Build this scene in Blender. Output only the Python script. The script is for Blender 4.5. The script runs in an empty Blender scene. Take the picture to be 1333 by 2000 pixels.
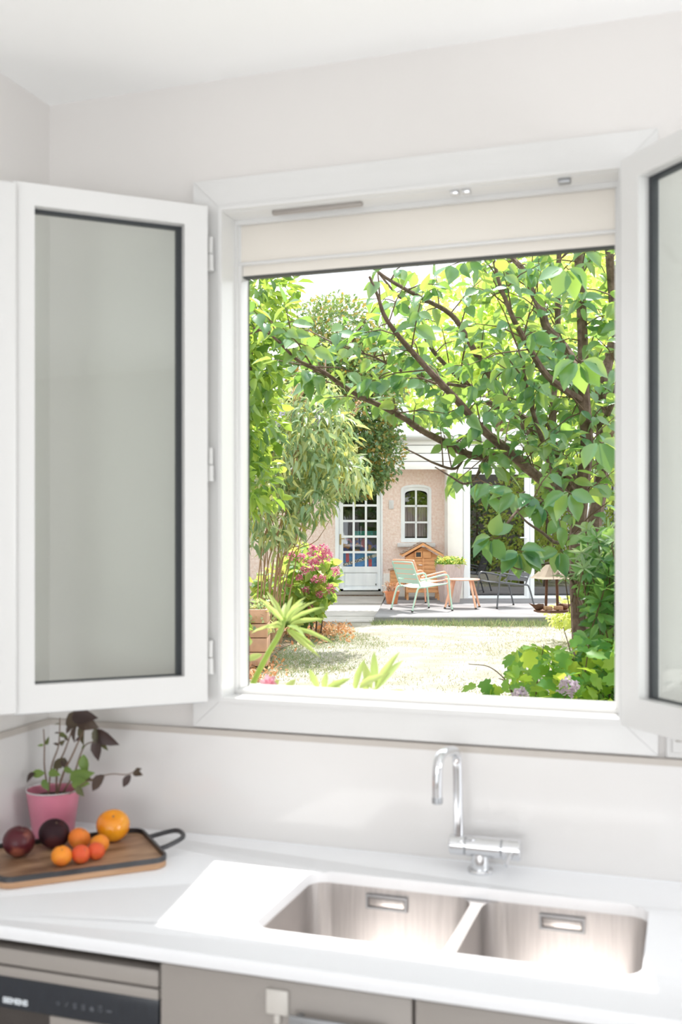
import bpy, bmesh, math, random
import numpy as np
from mathutils import Vector, Matrix

# ------------------------------------------------------------------ camera, world, sun, exposure
scene = bpy.context.scene
COL = scene.collection
F_PX, CX, HZ = 2045.0, 666.5, 1041.0          # focal length, centre column, horizon row (1333x2000 frame)
YAW = math.radians(18.46)
CAM = Vector((0.0, -2.15, 1.58))
cd = bpy.data.cameras.new('camera')
cd.sensor_fit = 'HORIZONTAL'
cd.sensor_width = 24.0
cd.lens = F_PX / 1333.0 * 24.0
cd.shift_y = (HZ - 1000.0) / 1333.0
cd.clip_start = 0.05
cd.clip_end = 300
cd.dof.use_dof = True
cd.dof.focus_distance = 8.5
cd.dof.aperture_fstop = 4.5
cam = bpy.data.objects.new('camera', cd)
cam.location = CAM
cam.rotation_euler = (math.radians(90), 0, YAW)
COL.objects.link(cam)
scene.camera = cam

scene.view_settings.view_transform = 'Standard'
scene.view_settings.look = 'None'
scene.view_settings.exposure = 0.0
scene.view_settings.gamma = 1.0
scene.view_settings.use_curve_mapping = False

world = bpy.data.worlds.new('world')
scene.world = world
world.use_nodes = True
bg = world.node_tree.nodes['Background']
bg.inputs[0].default_value = (0.93, 0.97, 1.0, 1)
bg.inputs[1].default_value = 2.4

sun_d = bpy.data.lights.new('sun', 'SUN')
sun_d.energy = 8.2
sun_d.angle = math.radians(0.55)
sun_d.color = (1.0, 0.965, 0.91)
sun = bpy.data.objects.new('sun', sun_d)
sun.rotation_euler = Vector((0.164, -1.0, -2.0)).to_track_quat('-Z', 'Y').to_euler()
sun.location = (-2, 12, 24)
COL.objects.link(sun)

# area lamp standing in for daylight through the big glazed door at the back of the kitchen (window_2)
al = bpy.data.lights.new('rear_daylight', 'AREA')
al.shape = 'RECTANGLE'
al.size, al.size_y = 2.5, 2.1
al.energy = 52
al.color = (0.97, 0.985, 1.0)
alo = bpy.data.objects.new('rear_daylight', al)
alo.location = (-0.15, -4.62, 1.18)
alo.rotation_euler = (math.radians(142), 0, 0)      # tilted up to brighten the ceiling, standing in for ground bounce
COL.objects.link(alo)
# fill lamp in an added, unseen side window (window_3), brightens left wall and ceiling
al2 = bpy.data.lights.new('side_fill', 'AREA')
al2.shape = 'RECTANGLE'
al2.size, al2.size_y = 1.15, 1.35
al2.energy = 36
al2.color = (0.97, 0.985, 1.0)
alo2 = bpy.data.objects.new('side_fill', al2)
alo2.location = (2.62, -1.15, 1.55)
alo2.rotation_euler = (math.radians(126), 0, math.radians(90))
COL.objects.link(alo2)
R3 = Vector((math.cos(YAW), math.sin(YAW), 0))
D3 = Vector((-math.sin(YAW), math.cos(YAW), 0))


def at(px, py, depth):
    """point at a given distance along the view axis (used to lay out the garden at its real depths)"""
    return CAM + R3 * ((px - CX) / F_PX * depth) + D3 * depth + Vector((0, 0, -(py - HZ) / F_PX * depth))


def aty(px, py, y):
    """point on the plane y = const (kitchen wall parallels)"""
    v = D3 + R3 * ((px - CX) / F_PX) + Vector((0, 0, -(py - HZ) / F_PX))
    return CAM + v * ((y - CAM.y) / v.y)


def gw(gx, depth, z):
    v = CAM + R3 * gx + D3 * depth
    return Vector((v.x, v.y, z))


def pix(p):
    q = p - CAM
    d = q.dot(D3)
    return CX + F_PX * q.dot(R3) / d, HZ - F_PX * q.z / d, d


# ------------------------------------------------------------------ materials
def _nt(name):
    m = bpy.data.materials.new(name)
    m.use_nodes = True
    nt = m.node_tree
    return m, nt, nt.nodes['Principled BSDF']


def mat(name, col, rough=0.5, metal=0.0, spec=0.5, var=0.0, vscale=8.0, bump=0.0, bscale=60.0, coat=0.0, col2=None, stretch=None, detail=3.0):
    m, nt, p = _nt(name)
    N, L = nt.nodes, nt.links
    p.inputs['Base Color'].default_value = (*col, 1)
    p.inputs['Roughness'].default_value = rough
    p.inputs['Metallic'].default_value = metal
    p.inputs['Specular IOR Level'].default_value = spec
    p.inputs['Coat Weight'].default_value = coat
    p.inputs['Coat Roughness'].default_value = 0.06
    tc = N.new('ShaderNodeTexCoord')
    src = tc.outputs['Object']
    if stretch:
        mp = N.new('ShaderNodeMapping')
        mp.inputs['Scale'].default_value = stretch
        L.new(src, mp.inputs['Vector'])
        src = mp.outputs['Vector']
    if var or col2:
        n = N.new('ShaderNodeTexNoise')
        n.inputs['Scale'].default_value = vscale
        n.inputs['Detail'].default_value = detail
        L.new(src, n.inputs['Vector'])
        r = N.new('ShaderNodeValToRGB')
        a = col if col2 else tuple(c * (1 - var) for c in col)
        b = col2 if col2 else tuple(min(1, c * (1 + var)) for c in col)
        r.color_ramp.elements[0].position = 0.32
        r.color_ramp.elements[0].color = (*a, 1)
        r.color_ramp.elements[1].position = 0.68
        r.color_ramp.elements[1].color = (*b, 1)
        L.new(n.outputs['Fac'], r.inputs['Fac'])
        L.new(r.outputs['Color'], p.inputs['Base Color'])
    if bump:
        n2 = N.new('ShaderNodeTexNoise')
        n2.inputs['Scale'].default_value = bscale
        n2.inputs['Detail'].default_value = 4
        L.new(src, n2.inputs['Vector'])
        b = N.new('ShaderNodeBump')
        b.inputs['Strength'].default_value = bump
        b.inputs['Distance'].default_value = 0.01
        L.new(n2.outputs['Fac'], b.inputs['Height'])
        L.new(b.outputs['Normal'], p.inputs['Normal'])
    return m


def glass(name, tint, reflect=1.0, rough=0.0):
    m, nt, p = _nt(name)
    N, L = nt.nodes, nt.links
    N.remove(p)
    out = N['Material Output']
    t = N.new('ShaderNodeBsdfTransparent')
    t.inputs[0].default_value = (*tint, 1)
    g = N.new('ShaderNodeBsdfGlossy')
    g.inputs['Roughness'].default_value = rough
    ge = N.new('ShaderNodeNewGeometry')
    dt = N.new('ShaderNodeVectorMath')
    dt.operation = 'DOT_PRODUCT'
    L.new(ge.outputs['Incoming'], dt.inputs[0])
    L.new(ge.outputs['Normal'], dt.inputs[1])

    def mth(op, a, b=None, clamp=False):
        n = N.new('ShaderNodeMath')
        n.operation = op
        n.use_clamp = clamp
        for i, v in enumerate((a, b)):
            if v is None:
                continue
            if isinstance(v, (int, float)):
                n.inputs[i].default_value = v
            else:
                L.new(v, n.inputs[i])
        return n.outputs[0]
    # Schlick reflectance, the same from both sides of the pane
    c = mth('ABSOLUTE', dt.outputs['Value'])
    pw = mth('POWER', mth('SUBTRACT', 1.0, c, True), 5.0)
    fr = mth('ADD', mth('MULTIPLY', pw, 0.96), 0.04)
    mu = mth('MULTIPLY', fr, reflect, True)
    mx = N.new('ShaderNodeMixShader')
    L.new(mu, mx.inputs[0])
    L.new(t.outputs[0], mx.inputs[1])
    L.new(g.outputs[0], mx.inputs[2])
    L.new(mx.outputs[0], out.inputs[0])
    return m


def leafmat(name, cols, trans, tw=0.45, rough=0.38, spec=0.5):
    """leaf: diffuse + gloss on the face, translucent towards the sun; colour varies leaf by leaf"""
    m, nt, p = _nt(name)
    N, L = nt.nodes, nt.links
    out = N['Material Output']
    ge = N.new('ShaderNodeNewGeometry')
    oi = N.new('ShaderNodeObjectInfo')
    ad = N.new('ShaderNodeMath')
    ad.operation = 'ADD'
    L.new(ge.outputs['Random Per Island'], ad.inputs[0])
    L.new(oi.outputs['Random'], ad.inputs[1])
    frn = N.new('ShaderNodeMath')
    frn.operation = 'FRACT'
    L.new(ad.outputs[0], frn.inputs[0])

    def ramp(cs):
        r = N.new('ShaderNodeValToRGB')
        e = r.color_ramp.elements
        while len(e) < len(cs):
            e.new(0.5)
        for i, c in enumerate(cs):
            e[i].position = i / max(1, len(cs) - 1)
            e[i].color = (*c, 1)
        L.new(frn.outputs[0], r.inputs['Fac'])
        return r
    rc = ramp(cols)
    rt = ramp(trans)
    p.inputs['Roughness'].default_value = rough
    p.inputs['Specular IOR Level'].default_value = spec
    L.new(rc.outputs[0], p.inputs['Base Color'])
    tr = N.new('ShaderNodeBsdfTranslucent')
    L.new(rt.outputs[0], tr.inputs['Color'])
    mx = N.new('ShaderNodeMixShader')
    mx.inputs[0].default_value = tw
    L.new(p.outputs[0], mx.inputs[1])
    L.new(tr.outputs[0], mx.inputs[2])
    L.new(mx.outputs[0], out.inputs[0])
    return m


M = {}
M['wall'] = mat('wall_paint', (0.73, 0.705, 0.685), 0.7, bump=0.03, bscale=250)
M['ceil'] = mat('ceiling_paint', (0.96, 0.96, 0.955), 0.8)
M['pvc'] = mat('white_pvc', (0.71, 0.705, 0.695), 0.28, spec=0.5)
M['cream'] = mat('cream_shutter', (0.79, 0.745, 0.68), 0.45)
M['gasket'] = mat('dark_gasket', (0.035, 0.04, 0.045), 0.5)
M['winglass'] = glass('sash_glass', (0.945, 0.965, 0.945), 1.3)
M['splash'] = mat('backsplash_gloss', (0.745, 0.73, 0.72), 0.10, spec=0.5)
M['splash_edge'] = mat('backsplash_edge', (0.52, 0.48, 0.44), 0.5)
M['worktop'] = mat('worktop_white', (0.93, 0.94, 0.965), 0.42, var=0.01, vscale=300)
M['steel'] = mat('brushed_steel', (0.68, 0.655, 0.645), 0.34, metal=1.0, var=0.07, vscale=5, stretch=(40, 2, 2))
M['chrome'] = mat('chrome', (0.74, 0.75, 0.77), 0.045, metal=1.0)
M['cab'] = mat('cabinet_taupe', (0.34, 0.31, 0.285), 0.42, bump=0.02, bscale=400)
M['cab_in'] = mat('cabinet_gap_dark', (0.06, 0.05, 0.045), 0.7)
M['alu'] = mat('brushed_aluminium', (0.36, 0.37, 0.385), 0.42, metal=0.85)
M['black'] = mat('black_panel', (0.018, 0.022, 0.03), 0.22, var=0.2, vscale=30, stretch=(30, 1, 1))
M['print'] = mat('white_print', (0.75, 0.8, 0.85), 0.5)
M['print_dim'] = mat('dim_print', (0.11, 0.12, 0.14), 0.5)
M['plate'] = mat('offwhite_plastic', (0.62, 0.59, 0.55), 0.4)
M['wood_board'] = mat('walnut_board', (0.16, 0.075, 0.038), 0.5, col2=(0.50, 0.31, 0.185), vscale=3.5, stretch=(2.2, 9, 9), bump=0.1, bscale=14, detail=6)
M['wood_edge'] = mat('board_edge', (0.42, 0.24, 0.13), 0.55, col2=(0.55, 0.33, 0.19), vscale=4, stretch=(3, 10, 30))
M['iron'] = mat('dark_iron', (0.075, 0.075, 0.08), 0.38, metal=0.7, var=0.2, vscale=20)
M['pink_pot'] = mat('pink_enamel', (0.66, 0.22, 0.31), 0.3, var=0.09, vscale=14, coat=0.3)
M['pot_rim'] = mat('silver_rim', (0.75, 0.73, 0.74), 0.25, metal=0.7)
M['soil'] = mat('soil', (0.05, 0.032, 0.022), 0.9, bump=0.6, bscale=120)
M['stem'] = mat('plant_stem', (0.19, 0.12, 0.08), 0.6)
M['floor'] = mat('floor_tile', (0.74, 0.71, 0.68), 0.5)

# garden
M['bark'] = mat('tree_bark', (0.095, 0.06, 0.045), 0.85, col2=(0.20, 0.14, 0.105), vscale=30, bump=0.5, bscale=60)
M['twig'] = mat('twig_brown', (0.14, 0.088, 0.055), 0.8)
M['twig_tan'] = mat('buddleia_stem', (0.34, 0.215, 0.12), 0.8)
M['pinkwall'] = mat('pink_roughcast', (0.82, 0.62, 0.54), 0.9, col2=(0.94, 0.80, 0.74), vscale=26, bump=1.0, bscale=38)
M['whitewall'] = mat('white_render', (0.90, 0.87, 0.84), 0.85, var=0.04, vscale=5, bump=0.3, bscale=60)
M['house_white'] = mat('aged_white_paint', (0.88, 0.91, 0.96), 0.55, var=0.07, vscale=7, stretch=(1, 1, 0.25), detail=6)
M['pvc_out'] = mat('white_pvc_outside', (0.88, 0.90, 0.94), 0.35)
M['siding'] = mat('white_siding', (0.92, 0.92, 0.92), 0.5)
M['gutter'] = mat('grey_gutter', (0.62, 0.62, 0.62), 0.5)
M['roof'] = mat('roof_tile', (0.45, 0.28, 0.22), 0.8, var=0.2, vscale=6)
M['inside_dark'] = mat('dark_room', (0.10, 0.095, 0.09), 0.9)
M['doorglass'] = glass('garden_glass', (0.90, 0.92, 0.94), 1.8)
M['patioglass'] = glass('patio_glass', (0.34, 0.36, 0.38), 5.0)
M['brass'] = mat('old_brass', (0.55, 0.42, 0.2), 0.35, metal=0.8)
M['stone_sill'] = mat('sill_stone', (0.72, 0.71, 0.72), 0.8, var=0.08, vscale=14)
M['banner_blue'] = mat('banner_blue', (0.09, 0.34, 0.70), 0.6, var=0.25, vscale=9)
M['banner_red'] = mat('banner_red', (0.80, 0.09, 0.12), 0.6)
M['banner_cream'] = mat('banner_cream', (0.95, 0.86, 0.74), 0.6)
M['banner_ink'] = mat('banner_ink', (0.06, 0.03, 0.02), 0.6)
M['teal'] = mat('teal_cloth', (0.03, 0.42, 0.33), 0.8, var=0.3, vscale=12)
M['curtain'] = mat('curtain_taupe', (0.66, 0.54, 0.50), 0.9, var=0.12, vscale=6)
M['coop'] = mat('orange_pine', (0.62, 0.30, 0.13), 0.7, col2=(0.74, 0.40, 0.19), vscale=5, stretch=(2, 2, 12))
M['shingle'] = mat('brown_shingle', (0.36, 0.27, 0.22), 0.9, var=0.2, vscale=20)
M['mint'] = mat('mint_lacquer', (0.46, 0.64, 0.53), 0.4)
M['peach'] = mat('peach_lacquer', (0.83, 0.43, 0.29), 0.4)
M['charcoal'] = mat('charcoal_lacquer', (0.10, 0.105, 0.12), 0.4)
M['rubber'] = mat('rubber_foot', (0.05, 0.04, 0.04), 0.7)
M['planter'] = mat('weathered_planter', (0.50, 0.40, 0.38), 0.8, col2=(0.62, 0.52, 0.50), vscale=5, stretch=(14, 14, 1))
M['terracotta'] = mat('terracotta', (0.55, 0.21, 0.10), 0.8, var=0.12, vscale=14)
M['planks_pink'] = mat('pinkish_planter_wood', (0.60, 0.36, 0.25), 0.85, var=0.15, vscale=7)
M['concrete'] = mat('terrace_concrete', (0.19, 0.183, 0.192), 0.9, col2=(0.265, 0.258, 0.265), vscale=2.2, bump=0.15, bscale=70, detail=7)
M['slab'] = mat('path_slab', (0.42, 0.40, 0.375), 0.9, var=0.12, vscale=4, bump=0.2, bscale=50)
M['lawn'] = mat('dry_lawn', (0.225, 0.21, 0.165), 0.95, col2=(0.33, 0.315, 0.275), vscale=3.0, bump=0.4, bscale=60, detail=8)
M['soilbed'] = mat('garden_soil', (0.10, 0.068, 0.05), 0.95, col2=(0.20, 0.14, 0.10), vscale=9, bump=0.6, bscale=40, detail=6)  # brown soil, its colour kept dark for the shaded ground
M['rust'] = mat('rusty_metal', (0.17, 0.075, 0.045), 0.7, var=0.25, vscale=18)
M['tin'] = mat('feeder_tin', (0.33, 0.26, 0.20), 0.55, metal=0.2, var=0.12, vscale=14)
M['cake'] = mat('seed_cake', (0.70, 0.42, 0.26), 0.85, var=0.15, vscale=40)
M['bead'] = mat('white_bead', (0.85, 0.78, 0.74), 0.4)
M['extwall'] = mat('outside_render', (0.16, 0.15, 0.13), 0.9, var=0.1, vscale=3, bump=0.3, bscale=40)

M['leaf_big'] = leafmat('big_leaf', [(0.045, 0.17, 0.095), (0.065, 0.225, 0.13), (0.105, 0.27, 0.15)],
                        [(0.28, 0.50, 0.08), (0.46, 0.66, 0.11), (0.64, 0.76, 0.12)], 0.40, 0.27, 0.8)
M['leaf_vine'] = leafmat('vine_leaf', [(0.035, 0.11, 0.04), (0.08, 0.20, 0.06), (0.16, 0.28, 0.07)],
                         [(0.30, 0.50, 0.06), (0.62, 0.80, 0.12), (0.72, 0.88, 0.14)], 0.42, 0.25)
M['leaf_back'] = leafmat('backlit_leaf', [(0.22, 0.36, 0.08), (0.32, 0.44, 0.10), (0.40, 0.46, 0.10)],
                         [(0.60, 0.80, 0.12), (0.78, 0.90, 0.20), (0.80, 0.86, 0.20)], 0.5, 0.45)  # backlit glow put into paler, yellower leaf colours
M['leaf_ever'] = leafmat('evergreen_leaf', [(0.07, 0.14, 0.06), (0.10, 0.20, 0.09), (0.14, 0.24, 0.10), (0.17, 0.24, 0.09), (0.42, 0.25, 0.06)],
                         [(0.22, 0.34, 0.08), (0.28, 0.42, 0.1), (0.34, 0.46, 0.12), (0.4, 0.48, 0.10), (0.70, 0.42, 0.06)], 0.28, 0.30)
M['leaf_budd'] = leafmat('buddleia_leaf', [(0.11, 0.22, 0.12), (0.24, 0.36, 0.20), (0.38, 0.47, 0.28), (0.46, 0.46, 0.14)],
                         [(0.36, 0.50, 0.18), (0.50, 0.62, 0.24), (0.66, 0.74, 0.30), (0.80, 0.72, 0.14)], 0.38, 0.38, 0.7)
M['leaf_hyd'] = leafmat('hydrangea_leaf', [(0.06, 0.17, 0.06), (0.12, 0.26, 0.08), (0.32, 0.38, 0.09)],
                        [(0.46, 0.66, 0.12), (0.60, 0.78, 0.16), (0.88, 0.86, 0.18)], 0.45, 0.5)
M['petal_pink'] = leafmat('hydrangea_petal', [(0.42, 0.05, 0.17), (0.56, 0.12, 0.27), (0.70, 0.30, 0.42)],
                          [(0.85, 0.25, 0.42), (0.9, 0.4, 0.5), (0.95, 0.6, 0.62)], 0.35, 0.6)
M['petal_mauve'] = leafmat('mauve_petal', [(0.46, 0.38, 0.50), (0.56, 0.46, 0.56), (0.62, 0.54, 0.58)],
                           [(0.6, 0.5, 0.62), (0.66, 0.56, 0.64), (0.7, 0.6, 0.62)], 0.3, 0.6)
M['petal_yellow'] = leafmat('yellow_petal', [(0.85, 0.68, 0.08), (0.9, 0.75, 0.15)], [(0.95, 0.8, 0.1), (1, 0.85, 0.2)], 0.3, 0.6)
M['petal_oleander'] = leafmat('oleander_petal', [(0.85, 0.25, 0.42), (0.9, 0.45, 0.58)], [(0.95, 0.4, 0.55), (1, 0.6, 0.7)], 0.4, 0.6)
M['panicle_brown'] = leafmat('faded_panicle', [(0.50, 0.33, 0.20), (0.62, 0.45, 0.30)], [(0.7, 0.5, 0.3), (0.8, 0.6, 0.4)], 0.25, 0.8)
M['panicle_lilac'] = leafmat('lilac_panicle', [(0.44, 0.42, 0.56), (0.56, 0.53, 0.64)], [(0.6, 0.55, 0.7), (0.7, 0.65, 0.75)], 0.25, 0.8)
M['leaf_choisya'] = leafmat('whorl_leaf', [(0.035, 0.13, 0.05), (0.06, 0.21, 0.07), (0.14, 0.32, 0.09)],
                            [(0.34, 0.60, 0.12), (0.46, 0.74, 0.18), (0.60, 0.84, 0.2)], 0.4, 0.3)
M['leaf_grey'] = leafmat('grey_narrow_leaf', [(0.16, 0.26, 0.15), (0.22, 0.33, 0.19), (0.16, 0.30, 0.12)],
                         [(0.55, 0.68, 0.34), (0.6, 0.74, 0.38), (0.6, 0.76, 0.3)], 0.4, 0.45)
M['leaf_oak'] = leafmat('lobed_leaf', [(0.05, 0.19, 0.06), (0.10, 0.28, 0.07), (0.22, 0.38, 0.08)],
                        [(0.36, 0.64, 0.06), (0.58, 0.80, 0.08), (0.80, 0.90, 0.12)], 0.52, 0.42, .3)
M['leaf_olea'] = leafmat('oleander_leaf', [(0.36, 0.50, 0.20), (0.48, 0.60, 0.24)], [(0.66, 0.82, 0.22), (0.8, 0.90, 0.3)], 0.4, 0.28)
M['leaf_basil'] = leafmat('basil_leaf', [(0.055, 0.035, 0.035), (0.085, 0.055, 0.045), (0.12, 0.15, 0.05)],
                          [(0.16, 0.10, 0.08), (0.2, 0.16, 0.08), (0.28, 0.36, 0.1)], 0.25, 0.45)
M['leaf_basil_green'] = leafmat('basil_leaf_green', [(0.13, 0.22, 0.05), (0.2, 0.3, 0.07)], [(0.3, 0.45, 0.1), (0.36, 0.5, 0.1)], 0.25, 0.45)
M['leaf_weed'] = leafmat('weed_leaf', [(0.40, 0.48, 0.14), (0.56, 0.60, 0.18)], [(0.8, 0.9, 0.25), (0.95, 0.95, 0.3)], 0.45, 0.5)
M['grass'] = leafmat('grass_blade', [(0.20, 0.22, 0.12), (0.33, 0.30, 0.22), (0.38, 0.355, 0.29), (0.27, 0.26, 0.18)],
                     [(0.4, 0.46, 0.18), (0.6, 0.53, 0.33), (0.64, 0.57, 0.38), (0.5, 0.5, 0.22)], 0.35, 0.7)
M['grass_green'] = leafmat('green_grass_blade', [(0.12, 0.19, 0.09), (0.20, 0.26, 0.12), (0.30, 0.29, 0.17)],
                           [(0.28, 0.38, 0.15), (0.38, 0.45, 0.2), (0.5, 0.45, 0.25)], 0.3, 0.7)  # green blades, coloured darker to give the shaded patch of lawn
M['litter'] = leafmat('dead_leaf', [(0.42, 0.16, 0.07), (0.60, 0.30, 0.15), (0.66, 0.44, 0.30)], [(0.7, 0.3, 0.1), (0.8, 0.5, 0.2), (0.8, 0.6, 0.4)], 0.2, 0.8)


# ------------------------------------------------------------------ mesh helpers
def BM():
    return bmesh.new()


def box(bm, x0, x1, y0, y1, z0, z1, bev=0.0, seg=2, mtx=None):
    mt = Matrix.Translation(((x0 + x1) / 2, (y0 + y1) / 2, (z0 + z1) / 2)) @ Matrix.Diagonal((abs(x1 - x0), abs(y1 - y0), abs(z1 - z0), 1))
    g = bmesh.ops.create_cube(bm, size=1.0, matrix=mt)
    vs = g['verts']
    if bev:
        es = list({e for v in vs for e in v.link_edges})
        r = bmesh.ops.bevel(bm, geom=es, offset=bev, segments=seg, affect='EDGES', profile=0.5)
        vs = list({v for f in r['faces'] for v in f.verts} | {v for v in vs if v.is_valid})
    if mtx is not None:
        bmesh.ops.transform(bm, matrix=mtx, verts=vs)
    return bm


def tube(bm, pts, rad, n=8, cap=True, closed=False):
    pts = [Vector(p) for p in pts]
    if not hasattr(rad, '__len__'):
        rad = [rad] * len(pts)
    k = len(pts)
    t0 = ((pts[1] - pts[0]) if not closed else (pts[1] - pts[-1])).normalized()
    u = t0.orthogonal().normalized()
    rings = []
    for i, p in enumerate(pts):
        if closed:
            t = pts[(i + 1) % k] - pts[i - 1]
        else:
            t = pts[min(i + 1, k - 1)] - pts[max(i - 1, 0)]
        if t.length < 1e-9:
            t = t0
        t.normalize()
        u = u - t * u.dot(t)
        if u.length < 1e-6:
            u = t.orthogonal()
        u.normalize()
        v = t.cross(u)
        rings.append([bm.verts.new(p + (u * math.cos(2 * math.pi * j / n) + v * math.sin(2 * math.pi * j / n)) * rad[i]) for j in range(n)])
    rng = range(k) if closed else range(k - 1)
    for i in rng:
        a, b = rings[i], rings[(i + 1) % k]
        for j in range(n):
            bm.faces.new((a[j], a[(j + 1) % n], b[(j + 1) % n], b[j]))
    if cap and not closed:
        bm.faces.new(list(reversed(rings[0])))
        bm.faces.new(rings[-1])
    return bm


def smooth_path(pts, sub=4):
    """Catmull-Rom through points (tuples of any length)"""
    P = [np.array(p, float) for p in pts]
    P = [2 * P[0] - P[1]] + P + [2 * P[-1] - P[-2]]
    out = []
    for i in range(1, len(P) - 2):
        for s in range(sub):
            t = s / sub
            a, b, c, d = P[i - 1], P[i], P[i + 1], P[i + 2]
            out.append(0.5 * ((2 * b) + (-a + c) * t + (2 * a - 5 * b + 4 * c - d) * t * t + (-a + 3 * b - 3 * c + d) * t ** 3))
    out.append(P[-2])
    return out


def lathe(bm, prof, n=28, c=(0, 0, 0), squash=None):
    rings = []
    for r, z in prof:
        ring = []
        for j in range(n):
            a = 2 * math.pi * j / n
            ring.append(bm.verts.new((c[0] + r * math.cos(a), c[1] + r * math.sin(a), c[2] + z)))
        rings.append(ring)
    for a, b in zip(rings, rings[1:]):
        for j in range(n):
            bm.faces.new((a[j], a[(j + 1) % n], b[(j + 1) % n], b[j]))
    if prof[0][0] > 1e-6:
        bm.faces.new(list(reversed(rings[0])))
    if prof[-1][0] > 1e-6:
        bm.faces.new(rings[-1])
    bmesh.ops.remove_doubles(bm, verts=bm.verts, dist=1e-6)
    return bm


def loft(bm, loops, cap0=True, cap1=True):
    R = [[bm.verts.new(p) for p in lp] for lp in loops]
    n = len(R[0])
    for a, b in zip(R, R[1:]):
        for j in range(n):
            bm.faces.new((a[j], a[(j + 1) % n], b[(j + 1) % n], b[j]))
    if cap0:
        bm.faces.new(list(reversed(R[0])))
    if cap1:
        bm.faces.new(R[-1])
    return bm


def ringxz(bm, outer, inner, y0, y1):
    """frame in the xz plane between two outlines of equal point count, from y0 to y1"""
    n = len(outer)
    V = [[bm.verts.new((p[0], y, p[1])) for p in lp] for y in (y0, y1) for lp in (outer, inner)]
    of, inf, ob_, ib = V
    for i in range(n):
        j = (i + 1) % n
        bm.faces.new((of[i], of[j], inf[j], inf[i]))
        bm.faces.new((ob_[j], ob_[i], ib[i], ib[j]))
        bm.faces.new((of[j], of[i], ob_[i], ob_[j]))
        bm.faces.new((inf[i], inf[j], ib[j], ib[i]))
    return bm


def rect(x0, x1, z0, z1):
    return [(x0, z0), (x1, z0), (x1, z1), (x0, z1)]


def plate(bm, outer, holes, fn, a, b):
    """flat plate with holes: fn(u, v, w) -> xyz, thickness from w=a to w=b"""
    for w in (a, b):
        es = []
        for lp in [outer] + holes:
            vs = [bm.verts.new(fn(p[0], p[1], w)) for p in lp]
            es += [bm.edges.new((vs[i], vs[(i + 1) % len(vs)])) for i in range(len(vs))]
        bmesh.ops.triangle_fill(bm, edges=es, use_beauty=True)
    for lp in [outer] + holes:
        A = [bm.verts.new(fn(p[0], p[1], a)) for p in lp]
        B = [bm.verts.new(fn(p[0], p[1], b)) for p in lp]
        for i in range(len(lp)):
            j = (i + 1) % len(lp)
            bm.faces.new((A[i], A[j], B[j], B[i]))
    bmesh.ops.remove_doubles(bm, verts=bm.verts, dist=1e-6)
    return bm


def rrect(x0, x1, y0, y1, r, n=6):
    pts = []
    for cx, cy, a0 in ((x1 - r, y0 + r, -90), (x1 - r, y1 - r, 0), (x0 + r, y1 - r, 90), (x0 + r, y0 + r, 180)):
        for i in range(n + 1):
            a = math.radians(a0 + 90 * i / n)
            pts.append((cx + r * math.cos(a), cy + r * math.sin(a)))
    return pts


def fin(bm, smooth=True, ang=35):
    bmesh.ops.recalc_face_normals(bm, faces=bm.faces)
    me = bpy.data.meshes.new('m')
    bm.to_mesh(me)
    bm.free()
    if smooth and len(me.polygons):
        me.polygons.foreach_set('use_smooth', [True] * len(me.polygons))
        me.set_sharp_from_angle(angle=math.radians(ang))
    return me


def ob(name, bm, material, parent=None, smooth=True, loc=None, rot=None):
    me = bm if isinstance(bm, bpy.types.Mesh) else fin(bm, smooth)
    me.name = name
    if material and not me.materials:
        me.materials.append(M[material] if isinstance(material, str) else material)
    o = bpy.data.objects.new(name, me)
    COL.objects.link(o)
    if parent:
        o.parent = parent
    if loc is not None:
        o.location = loc
    if rot is not None:
        o.rotation_euler = rot
    return o


def tag(o, label, cat, group=None, kind=None):
    if label:
        o['label'] = label
    if cat:
        o['category'] = cat
    if group:
        o['group'] = group
    if kind:
        o['kind'] = kind
    return o


def thing(name, label, cat, loc=(0, 0, 0), rotz=0.0, group=None, kind=None):
    o = bpy.data.objects.new(name, None)
    o.empty_display_size = 0.05
    COL.objects.link(o)
    o.location = loc
    o.rotation_euler = (0, 0, rotz)
    return tag(o, label, cat, group, kind)


def text(name, body, size, material, parent, loc, rot, bold=0.0, align='LEFT'):
    cu = bpy.data.curves.new(name, 'FONT')
    cu.body = body
    cu.size = size
    cu.offset = bold
    cu.extrude = 0.0004
    cu.align_x = align
    cu.materials.append(M[material])
    tmp = bpy.data.objects.new(name, cu)
    COL.objects.link(tmp)
    bpy.context.view_layer.update()
    me = bpy.data.meshes.new_from_object(tmp.evaluated_get(bpy.context.evaluated_depsgraph_get()))
    bpy.data.objects.remove(tmp)
    bpy.data.curves.remove(cu)
    me.materials.clear()
    me.materials.append(M[material])
    o = bpy.data.objects.new(name, me)
    COL.objects.link(o)
    o.parent = parent
    o.location = loc
    o.rotation_euler = rot
    return o


# ------------------------------------------------------------------ leaves
def tmpl(rows, fold=0.10, droop=0.16, tip=1.0, point=None):
    """leaf along +x: rows of (t, half width); returns verts, faces"""
    V = [(0, 0, 0)]
    F = []
    prev = None
    for t, w in rows:
        i = len(V)
        z = -droop * t * t
        V += [(t, -w, z + fold * w * 2), (t, 0, z), (t, w, z + fold * w * 2)]
        if prev is None:
            F += [(0, i, i + 1), (0, i + 1, i + 2)]
        else:
            F += [(prev, i, i + 1, prev + 1), (prev + 1, i + 1, i + 2, prev + 2)]
        prev = i
    k = len(V)
    V.append((tip, 0, -droop * tip * tip))
    F += [(prev, k, prev + 1), (prev + 1, k, prev + 2)]
    return np.array(V, float), F


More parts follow.
